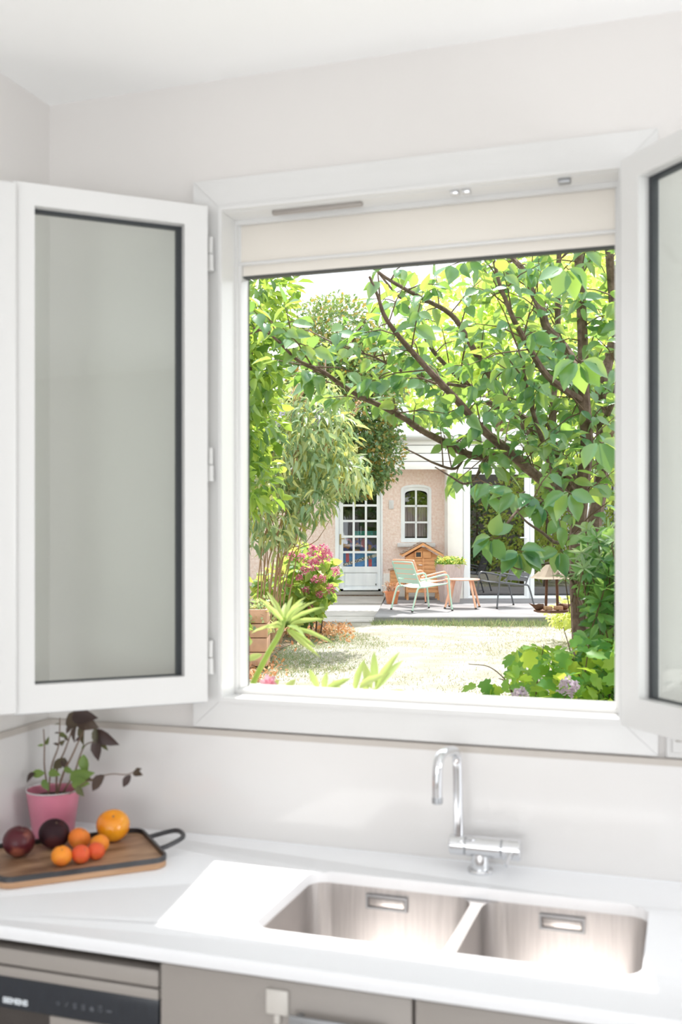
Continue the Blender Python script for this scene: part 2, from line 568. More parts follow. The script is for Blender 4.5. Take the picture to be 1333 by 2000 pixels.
T_OVATE = tmpl([(0.12, 0.16), (0.32, 0.30), (0.56, 0.31), (0.80, 0.17)], 0.22, 0.20)
T_OVATE2 = tmpl([(0.12, 0.15), (0.35, 0.27), (0.62, 0.26), (0.84, 0.11)], 0.35, 0.38)
T_OVATE3 = tmpl([(0.10, 0.20), (0.32, 0.34), (0.58, 0.30), (0.80, 0.15)], 0.10, 0.05)
T_OV_S = tmpl([(0.3, 0.26), (0.68, 0.22)], 0.2, 0.15)
T_NARROW = tmpl([(0.2, 0.075), (0.5, 0.10), (0.8, 0.06)], 0.3, 0.22)
T_LANCE = tmpl([(0.25, 0.13), (0.6, 0.11)], 0.3, 0.42)
T_OBOV = tmpl([(0.25, 0.07), (0.55, 0.17), (0.82, 0.15)], 0.2, 0.12)
T_DIA = (np.array([(0, 0, 0), (0.5, -0.28, 0.06), (1, 0, -0.08), (0.5, 0.28, 0.06)], float), [(0, 1, 2), (0, 2, 3)])
T_BLADE = (np.array([(0, -0.5, 0), (0, 0.5, 0), (1, 0, 0)], float), [(0, 1, 2)])


def lobed():
    # five-lobed leaf, fan around a centre on the midrib
    out = [(0.0, 0.0), (-0.06, 0.20), (0.10, 0.30), (0.18, 0.46), (0.36, 0.42), (0.42, 0.28), (0.58, 0.40), (0.78, 0.34), (0.76, 0.18), (1.0, 0.0)]
    pts = out + [(x, -y) for x, y in reversed(out[1:-1])]
    V = [(0.4, 0, 0)] + [(x, y, 0.22 * abs(y) - 0.18 * x * x) for x, y in pts]
    F_ = [(0, 1 + i, 1 + (i + 1) % len(pts)) for i in range(len(pts))]
    return np.array(V, float), F_


T_LOBED = lobed()


def frame_of(AX, NR):
    AX = AX / np.linalg.norm(AX, axis=1, keepdims=True)
    NR = NR - AX * np.sum(NR * AX, axis=1, keepdims=True)
    ln = np.linalg.norm(NR, axis=1, keepdims=True)
    NR = np.where(ln < 1e-4, np.array([[0.3, 0.9, 0.1]]), NR)
    NR = NR - AX * np.sum(NR * AX, axis=1, keepdims=True)
    NR = NR / np.linalg.norm(NR, axis=1, keepdims=True)
    return AX, NR, np.cross(NR, AX)


def foliage(name, P, AX, NR, Ls, Ws, t, material, parent=None, kind='stuff', base=(0, 0, 0)):
    V, F_ = t
    P, AX, NR = np.array(P, float), np.array(AX, float), np.array(NR, float)
    n = len(P)
    Ls = np.broadcast_to(np.array(Ls, float), (n,))
    Ws = np.broadcast_to(np.array(Ws, float), (n,))
    AX, NR, YY = frame_of(AX, NR)
    X = P[:, None, :] - np.array(base)[None, None, :] \
        + AX[:, None, :] * (V[None, :, 0:1] * Ls[:, None, None]) \
        + YY[:, None, :] * (V[None, :, 1:2] * Ws[:, None, None]) \
        + NR[:, None, :] * (V[None, :, 2:3] * Ls[:, None, None])
    k = len(V)
    me = bpy.data.meshes.new(name)
    me.vertices.add(n * k)
    me.vertices.foreach_set('co', X.reshape(-1).astype(np.float32))
    fl = np.array([i for f in F_ for i in f])
    sz = np.array([len(f) for f in F_])
    loops = (fl[None, :] + (np.arange(n) * k)[:, None]).reshape(-1)
    tot = np.tile(sz, n)
    me.loops.add(len(loops))
    me.loops.foreach_set('vertex_index', loops.astype(np.int32))
    me.polygons.add(len(tot))
    st = np.concatenate([[0], np.cumsum(tot)[:-1]])
    me.polygons.foreach_set('loop_start', st.astype(np.int32))
    me.polygons.foreach_set('use_smooth', np.ones(len(tot), bool))
    me.update(calc_edges=True)
    me.validate()
    me.materials.append(M[material])
    o = bpy.data.objects.new(name, me)
    COL.objects.link(o)
    if parent:
        o.parent = parent
    if kind:
        o['kind'] = kind
    return o


_leafmesh = {}


def leaf_obj(name, key, t, material, parent, p, ax, nr, L, W):
    """one leaf as an object of its own; alike leaves share mesh data"""
    kk = (key, material)
    if kk not in _leafmesh:
        me = bpy.data.meshes.new(key)
        me.from_pydata([tuple(v) for v in t[0]], [], t[1])
        me.polygons.foreach_set('use_smooth', [True] * len(me.polygons))
        me.materials.append(M[material])
        _leafmesh[kk] = me
    o = bpy.data.objects.new(name, _leafmesh[kk])
    COL.objects.link(o)
    a, n_, y = frame_of(np.array([ax], float), np.array([nr], float))
    m3 = Matrix((a[0], y[0], n_[0])).transposed()
    o.rotation_mode = 'QUATERNION'
    o.rotation_quaternion = m3.to_quaternion()
    o.location = p
    o.scale = (L, W, L)
    o.parent = parent
    return o


rng = np.random.default_rng(7)
random.seed(7)


def rdir(n, bias=(0, 0, 0), s=1.0):
    v = rng.normal(size=(n, 3)) * s + np.array(bias)
    return v / np.linalg.norm(v, axis=1, keepdims=True)

# ------------------------------------------------------------------ room shell
WX0, WX1, WY0, CEIL = -1.452, 2.5, -4.5, 2.6


def struct(name, bm, material, label, cat, smooth=False):
    return tag(ob(name, bm, material, smooth=smooth), label, cat, kind='structure')


bm = BM(); box(bm, WX0 - .2, WX1 + .2, WY0 - .2, 0.1, -.12, 0)
struct('floor', bm, 'floor', 'kitchen floor below the taupe cabinets', 'floor')
bm = BM(); box(bm, WX0 - .2, WX1 + .2, WY0 - .2, 0.3, CEIL, CEIL + .15)
struct('ceiling', bm, 'ceil', 'plain white ceiling above the window', 'ceiling')
bm = BM(); box(bm, WX0 - .2, WX0, WY0 - .2, 0.1, 0, CEIL)
struct('wall_left', bm, 'wall', 'off-white kitchen wall behind the pot of basil', 'wall')
bm = BM()
plate(bm, rect(WY0 - .2, .1, 0, CEIL), [rect(-1.75, -.55, .85, 2.25)], lambda u, v, w: (w, u, v), WX1, WX1 + .12)
struct('wall_right', bm, 'wall', 'plain off-white wall on the far side of the kitchen', 'wall')
# window wall: the inner leaf holds the frame, the outer leaf opens wider around the shutter box
OX0, OX1, OZ0, OZ1 = -.997, -.129, 1.207, 2.304
bm = BM()
plate(bm, rect(WX0, WX1, 0, CEIL), [rect(OX0 - .02, OX1 + .02, OZ0 - .02, OZ1 + .02)], lambda u, v, w: (u, w, v), 0.0, 0.06)
wf = struct('wall_front', bm, 'wall', 'off-white wall around the open kitchen window', 'wall')
bm = BM()
plate(bm, rect(-7, 6, 0, 4.2), [rect(-1.12, -.04, 1.12, 2.46)], lambda u, v, w: (u, w, v), 0.115, 0.16)
box(bm, -7, -1.13, .06, .115, 0, 4.2)
box(bm, -.03, 6, .06, .115, 0, 4.2)
ob('outer_leaf', bm, 'extwall', wf, smooth=False)
# rear wall with a wide glazed door that lights the room
bm = BM()
plate(bm, rect(WX0, WX1, 0, CEIL), [rect(-1.42, 1.12, .1, 2.25)], lambda u, v, w: (u, w, v), WY0 - .12, WY0)
struct('wall_rear', bm, 'wall', 'off-white wall with the glazed door behind the viewer', 'wall')
w2 = thing('window_2', 'white glazed door frame in the rear kitchen wall', 'window', (0, 0, 0), kind='structure')
for x0, x1 in ((-1.42, -.58), (-.57, .27), (.28, 1.12)):
    bm = BM()
    ringxz(bm, rect(x0, x1, .1, 2.25), rect(x0 + .06, x1 - .06, .17, 2.18), WY0 - .08, WY0 - .02)
    ob('casement', bm, 'pvc', w2, smooth=False)

w3 = thing('window_3', 'added white side window frame around the fill lamp in the right wall', 'window', (WX1 + .02, -1.15, 0), math.radians(90), kind='structure')
for x0, x1 in ((-.6, -.005), (.005, .6)):
    bm = BM()
    ringxz(bm, rect(x0, x1, .85, 2.25), rect(x0 + .06, x1 - .06, .91, 2.19), -.06, -.01)
    ob('casement', bm, 'pvc', w3, smooth=False)

# ------------------------------------------------------------------ kitchen window
win = thing('window_1', 'open white double casement window looking onto the garden', 'window', (0, 0, 0), kind='structure')
# casing boards with mitred corners
cx0, cx1, cz0, cz1 = -1.066, -.060, 1.144, 2.372
I = (OX0, OX1, OZ0, OZ1)
corners_o = [(cx0, cz0), (cx1, cz0), (cx1, cz1), (cx0, cz1)]
corners_i = [(I[0], I[2]), (I[1], I[2]), (I[1], I[3]), (I[0], I[3])]
for k in range(4):
    j = (k + 1) % 4
    g = .0006
    q = [corners_o[k], corners_o[j], corners_i[j], corners_i[k]]
    cxm = sum(p[0] for p in q) / 4; czm = sum(p[1] for p in q) / 4
    q = [(p[0] + (cxm - p[0]) * .0006, p[1] + (czm - p[1]) * .0006) for p in q]
    bm = BM()
    loft(bm, [[(p[0], -.012, p[1]) for p in q], [(p[0], .001, p[1]) for p in q]])
    ob('casing_board', bm, 'pvc', win, smooth=False)
# frame: lip, reveal, step towards the shutter rail
bm = BM()
ringxz(bm, rect(OX0 - .004, OX1 + .004, OZ0 - .004, OZ1 + .004), rect(OX0 + .004, OX1 - .004, OZ0 + .006, OZ1 - .004), -.018, -.002)
ob('frame_lip', bm, 'pvc', win, smooth=False)
bm = BM()
ringxz(bm, rect(OX0 - .02, OX1 + .02, OZ0 - .02, OZ1 + .02), rect(OX0 + .002, OX1 - .006, OZ0 + .003, OZ1 - .006), -.002, .058)
ob('window_frame', bm, 'pvc', win, smooth=False)
bm = BM()
ringxz(bm, rect(OX0 - .03, OX1 + .03, OZ0 - .03, OZ1 + .03), rect(OX0 + .007, OX1 - .014, OZ0 + .012, 2.288), .058, .068)
ob('frame_step', bm, 'pvc', win, smooth=False)
for x0, x1 in ((OX0 - .03, OX0 + .013), (OX1 - .018, OX1 + .03)):
    bm = BM(); box(bm, x0, x1, .068, .112, OZ0, 2.33, .002)
    ob('shutter_guide', bm, 'pvc', win)
    bm = BM(); box(bm, x0 + .002, x1 + (.0012 if x0 < -.5 else -.002), .112, .115, OZ0, 2.2)
    ob('guide_brush', bm, 'gasket', win)
bm = BM(); box(bm, OX0 - .01, OX1 + .01, .060, .15, OZ0 - .05, OZ0 + .014, .002)
ob('bottom_rail', bm, 'pvc', win)
bm = BM()
loft(bm, [[(-1.11, .112, 1.195), (-.05, .112, 1.195), (-.05, .112, 1.165), (-1.11, .112, 1.165)],
          [(-1.11, .23, 1.165), (-.05, .23, 1.165), (-.05, .23, 1.135), (-1.11, .23, 1.135)]])
ob('outer_sill', bm, 'stone_sill', win, smooth=False)
# rolled-down end of the roller shutter: cream slat panel, pale edge, bottom bar with black seal
bm = BM(); box(bm, OX0 + .006, OX1 - .012, .070, .082, 2.203, 2.30, .002)
ob('shutter_panel', bm, 'cream', win)
bm = BM(); box(bm, OX0 + .006, OX1 - .012, .066, .094, 2.197, 2.204, .002)
ob('shutter_edge', bm, 'pvc', win)
bm = BM(); box(bm, OX0 + .013, OX1 - .014, .078, .104, 2.1745, 2.198, .002)
ob('shutter_bottom_bar', bm, 'cream', win)
bm = BM(); box(bm, OX0 + .013, OX1 - .014, .080, .106, 2.171, 2.1745)
ob('shutter_seal', bm, 'gasket', win)
# trickle vent and the lock keeps
bm = BM(); box(bm, -.885, -.675, .012, .026, 2.289, 2.2985, .003)
ob('trickle_vent', bm, 'cab', win)
for x, y in ((-.47, .012), (-.445, .012)):
    bm = BM(); box(bm, x - .009, x + .009, y - .01, y + .012, 2.290, 2.298, .002)
    ob('lock_keep', bm, 'chrome', win)
bm = BM(); box(bm, -.255, -.23, .0, .02, 2.289, 2.298, .002); ob('lock_keep', bm, 'alu', win)
for x0, x1 in ((-.885, -.868), (-.715, -.68), (-.676, -.655), (-.485, -.45), (-.25, -.232)):
    bm = BM(); box(bm, x0, x1, -.004, .012, 1.2095, 1.2135, .001)
    ob('lock_keep', bm, 'alu', win)


def sash(pivot, ang, side, W):
    """side=+1: left sash, -1: right sash; local x runs from the hinge to the free stile, outside face at side*y"""
    s = thing('sash', None, None, (pivot[0], pivot[1], 0), ang)
    s.parent = win
    z0, z1, t = 1.208, 2.302, .05
    sw, so, rt, rb = .052, .043, .046, .058         # stile at hinge, free stile, top and bottom rail
    g = (sw, W - so, z0 + rb, z1 - rt)
    y = lambda a: side * a
    bm = BM()
    ringxz(bm, rect(0.0, W, z0, z1), rect(g[0], g[1], g[2], g[3]), y(.004), y(t))
    es = [e for e in bm.edges if e.calc_face_angle(0) > .5]
    bmesh.ops.bevel(bm, geom=es, offset=.004, segments=2, affect='EDGES', profile=.5)
    ob('sash_frame', bm, 'pvc', s)
    bm = BM()
    ringxz(bm, rect(.004, W - .004, z0 + .004, z1 - .004), rect(g[0] - .012, g[1] + .012, g[2] - .012, g[3] + .012), y(-.010), y(.006))
    ob('inner_flange', bm, 'pvc', s)
    bm = BM()
    ringxz(bm, rect(g[0] - .004, g[1] + .004, g[2] - .004, g[3] + .004), rect(g[0] + .012, g[1] + .003, g[2] + .0025, g[3] - .007), y(.012), y(.026))
    ob('glazing_gasket', bm, 'gasket', s, smooth=False)
    bm = BM(); box(bm, g[0] - .002, g[1] + .002, min(y(.016), y(.022)), max(y(.016), y(.022)), g[2] - .002, g[3] + .002)
    ob('glass_pane', bm, 'winglass', s, smooth=False)
    bm = BM(); box(bm, 0.001, W - .001, min(y(.018), y(.042)), max(y(.018), y(.042)), z1 - .0005, z1 + .0035)
    ob('top_strip', bm, 'cab', s, smooth=False)  # thin taupe strip along the top edge of the sash
    bm = BM(); box(bm, 0.004, W - .004, min(y(.02), y(.04)), max(y(.02), y(.04)), z0 - .003, z0 + .0005)
    ob('bottom_seal', bm, 'alu', s, smooth=False)
    if side > 0:
        bm = BM(); box(bm, W - .006, W + .034, t + .001, t + .014, z0 + .002, z1 - .006, .005, 3)
        ob('astragal', bm, 'pvc', s)
    else:
        bm = BM(); tube(bm, [(W - .02, .008, 1.70), (W - .02, .045, 1.70), (W - .02, .05, 1.60)], .009, 10)
        ob('sash_handle', bm, 'pvc', s)
    for hz in (1.305, 1.735, 2.205):
        bm = BM()
        tube(bm, [(-.0135, y(.0262), hz - .035), (-.0135, y(.0262), hz - .004)], .0075, 12)
        tube(bm, [(-.0135, y(.0262), hz - .002), (-.0135, y(.0262), hz + .035)], .0062, 12)
        tube(bm, [(-.0135, y(.0262), hz - .040), (-.0135, y(.0262), hz - .034)], .0085, 12)
        ob('hinge', bm, 'pvc', s)
    return s


sash((-1.045, -.014), math.radians(-137.6), 1, .413)
sash((-.089, -.020), math.radians(-49.5), -1, .413)

# ------------------------------------------------------------------ backsplash
BZ = 1.137
bm = BM(); box(bm, WX0 + .012, WX1, -.013, -.0005, .9, BZ - .010)
bs = tag(ob('backsplash', bm, 'splash', smooth=False), 'glossy off-white backsplash panel behind the faucet', 'backsplash')
bm = BM(); box(bm, WX0 + .012, WX1, -.0142, -.0005, BZ - .0110, BZ + .002)
ob('top_edge', bm, 'splash_edge', bs, smooth=False)
bm = BM(); box(bm, WX0 + .0005, WX0 + .012, -2.6, -.0005, .9, BZ - .010)
bs = tag(ob('backsplash', bm, 'splash', smooth=False), 'glossy off-white backsplash panel on the side wall beside the pink pot', 'backsplash')
bm = BM(); box(bm, WX0 + .0005, WX0 + .0132, -2.6, -.0005, BZ - .0110, BZ + .002)
ob('top_edge', bm, 'splash_edge', bs, smooth=False)

# wall switch beside the casing
sw = thing('wall_switch', 'white wall switch plate under the open right window sash', 'switch', (0.0, 0, 1.172))
bm = BM(); box(bm, -.046, .046, -.010, -.0005, -.032, .05, .005, 3); ob('cover_plate', bm, 'pvc', sw)
bm = BM(); box(bm, -.034, .034, -.0135, -.009, -.02, .04, .003, 2); rk = ob('rocker', bm, 'pvc', sw)
bm = BM(); box(bm, -.027, -.013, -.0142, -.0134, .002, .0055); ob('printed_mark', bm, 'cab', rk, smooth=False)

# ------------------------------------------------------------------ worktop and sink
CT, CB = .90, .879
SX0, SX1, SY0, SY1 = -.720, -.070, -.488, -.168
bm = BM()
plate(bm, [(WX0 + .012, -.622), (WX1, -.622), (WX1, -.014), (WX0 + .012, -.014)], [list(reversed(rrect(SX0, SX1, SY0, SY1, .035, 8)))],
      lambda u, v, w: (u, v, w), CB, CT)
bm.edges.ensure_lookup_table()
es = [e for e in bm.edges if len(e.link_faces) == 2 and e.calc_face_angle(0) > 1.0]
bmesh.ops.bevel(bm, geom=es, offset=.0022, segments=2, affect='EDGES', profile=.5)
tag(ob('worktop', bm, 'worktop'), 'smooth white worktop running along the window wall', 'worktop')

sink = thing('double_sink', 'undermount stainless steel double bowl sink set in the white worktop', 'sink', (0, 0, 0))
B1 = (SX0 - .004, -.394, SY0 - .004, SY1 + .004)
B2 = (-.372, SX1 + .004, SY0 - .004, SY1 + .004)
bm = BM()
plate(bm, [(SX0 - .03, SY0 - .03), (SX1 + .03, SY0 - .03), (SX1 + .03, SY1 + .03), (SX0 - .03, SY1 + .03)],
      [rrect(*B1, .04, 8), rrect(*B2, .04, 8)], lambda u, v, w: (u, v, w), .8745, .8785)
ob('rim', bm, 'steel', sink)
for b in (B1, B2):
    loops = []
    for z, ins, r in ((.8785, 0, .04), (.86, .001, .04), (.735, .006, .044), (.716, .010, .05), (.706, .020, .055), (.702, .036, .06), (.700, .08, .06)):
        loops.append([(p[0], p[1], z) for p in rrect(b[0] + ins, b[1] - ins, b[2] + ins, b[3] - ins, r, 8)])
    bm = BM()
    loft(bm, loops, False, True)
    for f in bm.faces:
        f.normal_flip()
    bw = ob('bowl', bm, 'steel', sink)
    cxm = (b[0] + b[1]) / 2
    bm = BM(); lathe(bm, [(.0, .0035), (.022, .0035), (.03, .002), (.042, .002), (.044, .0)], 28, (cxm, (b[2] + b[3]) / 2, .7005))
    ob('drain', bm, 'chrome', bw)
    # rectangular overflow plate on the back wall
    ox = cxm - .008
    bm = BM(); box(bm, ox - .042, ox + .042, b[3] - .0062, b[3] - .0015, .838, .866, .003, 2)
    ob('overflow_cover', bm, 'steel', bw)
    bm = BM(); ringxz(bm, rect(ox - .042, ox + .042, .838, .866), rect(ox - .0375, ox + .0375, .8425, .8615), b[3] - .0075, b[3] - .003)
    ob('overflow_frame', bm, 'alu', bw, smooth=False)
    bm = BM(); ringxz(bm, rect(ox - .0375, ox + .0375, .8425, .8615), rect(ox - .0355, ox + .0355, .8445, .8595), b[3] - .0068, b[3] - .003)
    ob('overflow_gap', bm, 'cab_in', bw, smooth=False)

# ------------------------------------------------------------------ faucet
fc = thing('kitchen_faucet', 'chrome fold-down kitchen faucet standing behind the sink', 'faucet', (-.400, -.068, CT))
bm = BM(); lathe(bm, [(.025, 0), (.026, .004), (.0245, .007), (.019, .008)], 32); ob('base_ring', bm, 'chrome', fc)
bm = BM(); lathe(bm, [(.0185, .007), (.0185, .024), (.0165, .034), (.0165, .05)], 32); ob('neck', bm, 'chrome', fc)


def cyl_x(bm, x0, x1, r, z, y=0.0, n=28, ch=.002):
    prof = [(r - ch, x0), (r, x0 + ch), (r, x1 - ch), (r - ch, x1)]
    R = []
    for rr, x in prof:
        R.append([(x, y + rr * math.cos(2 * math.pi * j / n), z + rr * math.sin(2 * math.pi * j / n)) for j in range(n)])
    return loft(bm, R)


bm = BM(); cyl_x(bm, -.061, -.0295, .0205, .051); ob('body_joint', bm, 'chrome', fc)
bm = BM(); cyl_x(bm, -.0285, .044, .0205, .051); ob('body', bm, 'chrome', fc)
bm = BM(); cyl_x(bm, .045, .082, .0215, .051); kb = ob('mixer_cap', bm, 'chrome', fc)
bm = BM(); tube(bm, [(.064, -.018, .047), (.062, -.040, .040), (.061, -.058, .036)], [.0058, .0052, .0046], 14); ob('lever', bm, 'chrome', kb)
pth = smooth_path([(-.044, 0, .060), (-.0445, 0, .10), (-.046, 0, .19), (-.047, -.002, .222), (-.049, -.014, .240), (-.052, -.040, .247),
                   (-.057, -.080, .250), (-.060, -.096, .246), (-.062, -.106, .232), (-.063, -.108, .205), (-.063, -.108, .168)], 6)
bm = BM(); tube(bm, pth, .0098, 20); sp = ob('spout', bm, 'chrome', fc)
bm = BM(); lathe(bm, [(.0, 0), (.0085, 0), (.0102, .001), (.0102, .012), (.0098, .013)], 24, (-.063, -.108, .158)); ob('aerator', bm, 'alu', sp)

# ------------------------------------------------------------------ base units
FY = -.605
cab = thing('sink_cabinet', 'taupe base cabinet front with a metal bar handle below the left sink bowl', 'cabinet', (-.6155, FY, 0))
bm = BM(); box(bm, -.214, .214, .02, .56, .08, .69); ob('body', bm, 'cab', cab, smooth=False)
bm = BM(); box(bm, -.2145, .2135, 0, .019, .47, .8705, .002); dr = ob('drawer_front', bm, 'cab', cab)
bm = BM(); box(bm, -.2145, .2135, 0, .019, .08, .467, .002); ob('drawer_front', bm, 'cab', cab)
bm = BM()
box(bm, .022, .178, -.026, -.020, .806, .829, .002); box(bm, .03, .038, -.021, 0, .812, .824); box(bm, .162, .170, -.021, 0, .812, .824)
ob('bar_handle', bm, 'alu', dr)
pl = thing('child_lock_catch', 'small off-white square catch stuck to the taupe drawer front', 'catch', (-.621, FY, .836))
bm = BM(); box(bm, -.019, .019, -.007, -.0003, -.019, .021, .003, 2); ob('adhesive_pad', bm, 'plate', pl)
bm = BM(); box(bm, -.005, .005, -.006, -.001, -.034, -.019, .0015); ob('tab', bm, 'plate', pl)
for nm, x0, x1, lb in (('base_cabinet', -.397, .205, 'plain taupe cabinet front below the right sink bowl'),
                       ('base_cabinet', .21, .81, 'taupe base cabinet standing beyond the sink cabinets'),
                       ('base_cabinet', .815, 2.48, 'long taupe base cabinet at the far end of the worktop')):
    c = thing(nm, lb, 'cabinet', ((x0 + x1) / 2, FY, 0))
    h = (x1 - x0) / 2
    bm = BM(); box(bm, -h + .002, h - .002, .02, .56, .08, .69); ob('body', bm, 'cab', c, smooth=False)
    bm = BM(); box(bm, -h, h, 0, .019, .08, .8705, .002); dd = ob('door', bm, 'cab', c)
    bm = BM(); box(bm, h - .20, h - .05, -.026, -.020, .70, .722, .002); box(bm, h - .19, h - .18, -.021, 0, .706, .716); box(bm, h - .07, h - .06, -.021, 0, .706, .716)
    ob('bar_handle', bm, 'alu', dd)

dw = thing('dishwasher', 'built-in dishwasher with a black control strip under the worktop', 'dishwasher', (-1.132, FY, 0))
bm = BM(); box(bm, -.298, .298, .03, .57, .081, .872); ob('body', bm, 'cab_in', dw, smooth=False)
bm = BM(); box(bm, -.298, .298, .004, .028, .8725, .8785); ob('top_batten', bm, 'plate', dw, smooth=False)
bm = BM(); box(bm, -.298, .2975, 0, .03, .829, .856, .001); ob('filler_strip', bm, 'cab', dw)
bm = BM(); box(bm, -.298, .2975, 0, .03, .808, .8245, .001); ob('panel_trim', bm, 'cab', dw)
bm = BM(); box(bm, -.298, .2975, .002, .03, .752, .8078, .001); cp = ob('control_panel', bm, 'black', dw)
bm = BM(); box(bm, -.298, .088, .012, .03, .70, .752); ob('handle_recess', bm, 'cab_in', dw, smooth=False)
bm = BM(); box(bm, .089, .2975, 0, .03, .10, .7515, .001); box(bm, -.298, .089, 0, .03, .10, .71, .001); ob('door_panel', bm, 'cab', dw)
text('brand_lettering', 'SIEMENS', .0135, 'print', cp, (-.0065, .0012, .7615), (math.radians(90), 0, 0), .0006)
for k in range(7):
    x = .105 + .0165 * k
    bm = BM()
    if k in (0, 5):
        ringxz(bm, [(x + .0035 * math.cos(a * .7854), .775 + .0035 * math.sin(a * .7854)) for a in range(8)],
               [(x + .0022 * math.cos(a * .7854), .775 + .0022 * math.sin(a * .7854)) for a in range(8)], .0012, .0022)
        if k == 5:
            box(bm, x - .003, x + .003, .0012, .0022, .780, .7825)
    elif k == 6:
        box(bm, x - .005, x + .005, .0012, .0022, .774, .7765)
    elif k == 1:
        loft(bm, [[(x - .003, yy, .771), (x - .0015, yy, .771), (x + .003, yy, .779), (x + .001, yy, .779)] for yy in (.0012, .0022)])
    elif k == 4:
        loft(bm, [[(x - .0035, yy, .771), (x + .0035, yy, .771), (x + .0035, yy, .776), (x, yy, .7795), (x - .0035, yy, .776)] for yy in (.0012, .0022)])
    else:
        for dz in (-.0035, 0, .0035):
            box(bm, x - .003, x + .003, .0012, .0022, .775 + dz - .001, .775 + dz + .001)
    ob('program_icon', bm, 'print_dim', cp, smooth=False)
bm = BM(); box(bm, WX0 + .005, -1.432, FY + .002, -.05, .08, .878); tag(ob('filler_panel', bm, 'cab', smooth=False), 'narrow taupe filler strip between the dishwasher and the side wall', 'filler panel')
bm = BM(); box(bm, WX0 + .005, 2.48, FY + .05, FY + .065, 0.001, .079); tag(ob('plinth', bm, 'cab', smooth=False), 'taupe kickboard along the floor below the base cabinets', 'kickboard')

# ------------------------------------------------------------------ board with fruit
BANG = math.radians(43.0)
BC = Vector((-1.205, -.2725, CT))
brd = thing('serving_board', 'wooden serving board with a dark iron rim and loop handles', 'serving board', BC, BANG)
BL, BW = .166, .119
bm = BM()
loft(bm, [[(p[0], p[1], z) for p in rrect(-BL + i, BL - i, -BW + i, BW - i, .03, 8)] for z, i in ((.0002, .002), (.002, 0), (.0135, 0))])
ob('board', bm, 'wood_edge', brd)
bm = BM()
loft(bm, [[(p[0], p[1], z) for p in rrect(-BL + .004, BL - .004, -BW + .004, BW - .004, .027, 8)] for z in (.0135, .0142)])
ob('board_top', bm, 'wood_board', brd)
bm = BM()
o_, i_ = rrect(-BL - .001, BL + .001, -BW - .001, BW + .001, .031, 8), rrect(-BL + .004, BL - .004, -BW + .004, BW - .004, .027, 8)
loft(bm, [[(p[0], p[1], .0135) for p in o_], [(p[0], p[1], .0235) for p in o_], [(p[0], p[1], .0235) for p in i_], [(p[0], p[1], .0135) for p in i_]], False, False)
ob('iron_rim', bm, 'iron', brd)
for s in (-1, 1):
    bm = BM()
    tube(bm, smooth_path([(s * BL, -.046, .020), (s * (BL + .02), -.044, .024), (s * (BL + .052), -.030, .032), (s * (BL + .060), 0, .034),
                          (s * (BL + .052), .030, .032), (s * (BL + .02), .044, .024), (s * BL, .046, .020)], 6), .0052, 10)
    ob('loop_handle', bm, 'iron', brd)


def fruit_mat(name, base, blush, thr, rough=0.35, spec=.5, scale=9.0, coat=0.0, top=None):
    m, nt, p = _nt(name)
    N, L = nt.nodes, nt.links
    tc = N.new('ShaderNodeTexCoord')
    n = N.new('ShaderNodeTexNoise')
    n.inputs['Scale'].default_value = scale
    n.inputs['Detail'].default_value = 3
    L.new(tc.outputs['Object'], n.inputs['Vector'])
    r = N.new('ShaderNodeValToRGB')
    r.color_ramp.elements[0].position = thr - .1
    r.color_ramp.elements[0].color = (*base, 1)
    r.color_ramp.elements[1].position = thr + .12
    r.color_ramp.elements[1].color = (*blush, 1)
    L.new(n.outputs['Fac'], r.inputs['Fac'])
    p.inputs['Roughness'].default_value = rough
    p.inputs['Specular IOR Level'].default_value = spec
    p.inputs['Coat Weight'].default_value = coat
    L.new(r.outputs[0], p.inputs['Base Color'])
    return m


def fruit(name, label, cat, u, v, r, squash, m, cleft=0.10, tilt=(0, 0, 0), stem=True, group=None, lobes=0):
    """rounded fruit with a stalk dimple and a shallow cleft, standing on the board (u,v are board coordinates)"""
    base = BC + Matrix.Rotation(BANG, 3, 'Z') @ Vector((u, v, .0143))
    t = thing(name, label, cat, base, 0, group)
    bm = BM()
    nu, nv = 36, 22
    V = []
    for i in range(nv + 1):
        th = math.pi * i / nv
        row = []
        for j in range(nu):
            ph = 2 * math.pi * j / nu
            rr = 1.0
            rr -= 0.16 * math.exp(-(th / .30) ** 2)                      # stalk dimple
            rr += 0.03 * math.exp(-((math.pi - th) / .35) ** 2)
            dphi = math.atan2(math.sin(ph), math.cos(ph))
            rr -= cleft * math.exp(-(dphi / .16) ** 2) * math.sin(th) ** .7 * (0.4 + .6 * math.cos(th / 2) ** 2)
            if lobes:
                rr += .025 * math.cos(lobes * ph) * math.sin(th) ** 2 * math.cos(th / 2)
            row.append(Vector((rr * math.sin(th) * math.cos(ph) * r, rr * math.sin(th) * math.sin(ph) * r, rr * math.cos(th) * r * squash)))
        V.append(row)
    rot = Matrix.Rotation(tilt[2], 3, 'Z') @ Matrix.Rotation(tilt[0], 3, 'X') @ Matrix.Rotation(tilt[1], 3, 'Y')
    V = [[rot @ p for p in row] for row in V]
    zm = min(p.z for row in V for p in row)
    BV = [[bm.verts.new((p.x, p.y, p.z - zm)) for p in row] for row in V]
    for i in range(nv):
        for j in range(nu):
            bm.faces.new((BV[i][j], BV[i][(j + 1) % nu], BV[i + 1][(j + 1) % nu], BV[i + 1][j]))
    bmesh.ops.remove_doubles(bm, verts=bm.verts, dist=1e-5)
    ob('flesh', bm, m, t)
    if stem:
        bm = BM()
        p0 = rot @ Vector((0, 0, r * squash * .80)); p1 = rot @ Vector((r * .02, 0, r * squash * .90))
        tube(bm, [(p0.x, p0.y, p0.z - zm), (p1.x, p1.y, p1.z - zm)], [r * .07, r * .05], 8)
        ob('stalk_scar', bm, 'stem', t)
    return t


def uv_board(x, y):
    q = Matrix.Rotation(-BANG, 3, 'Z') @ (Vector((x, y, CT)) - BC)
    return q.x, q.y


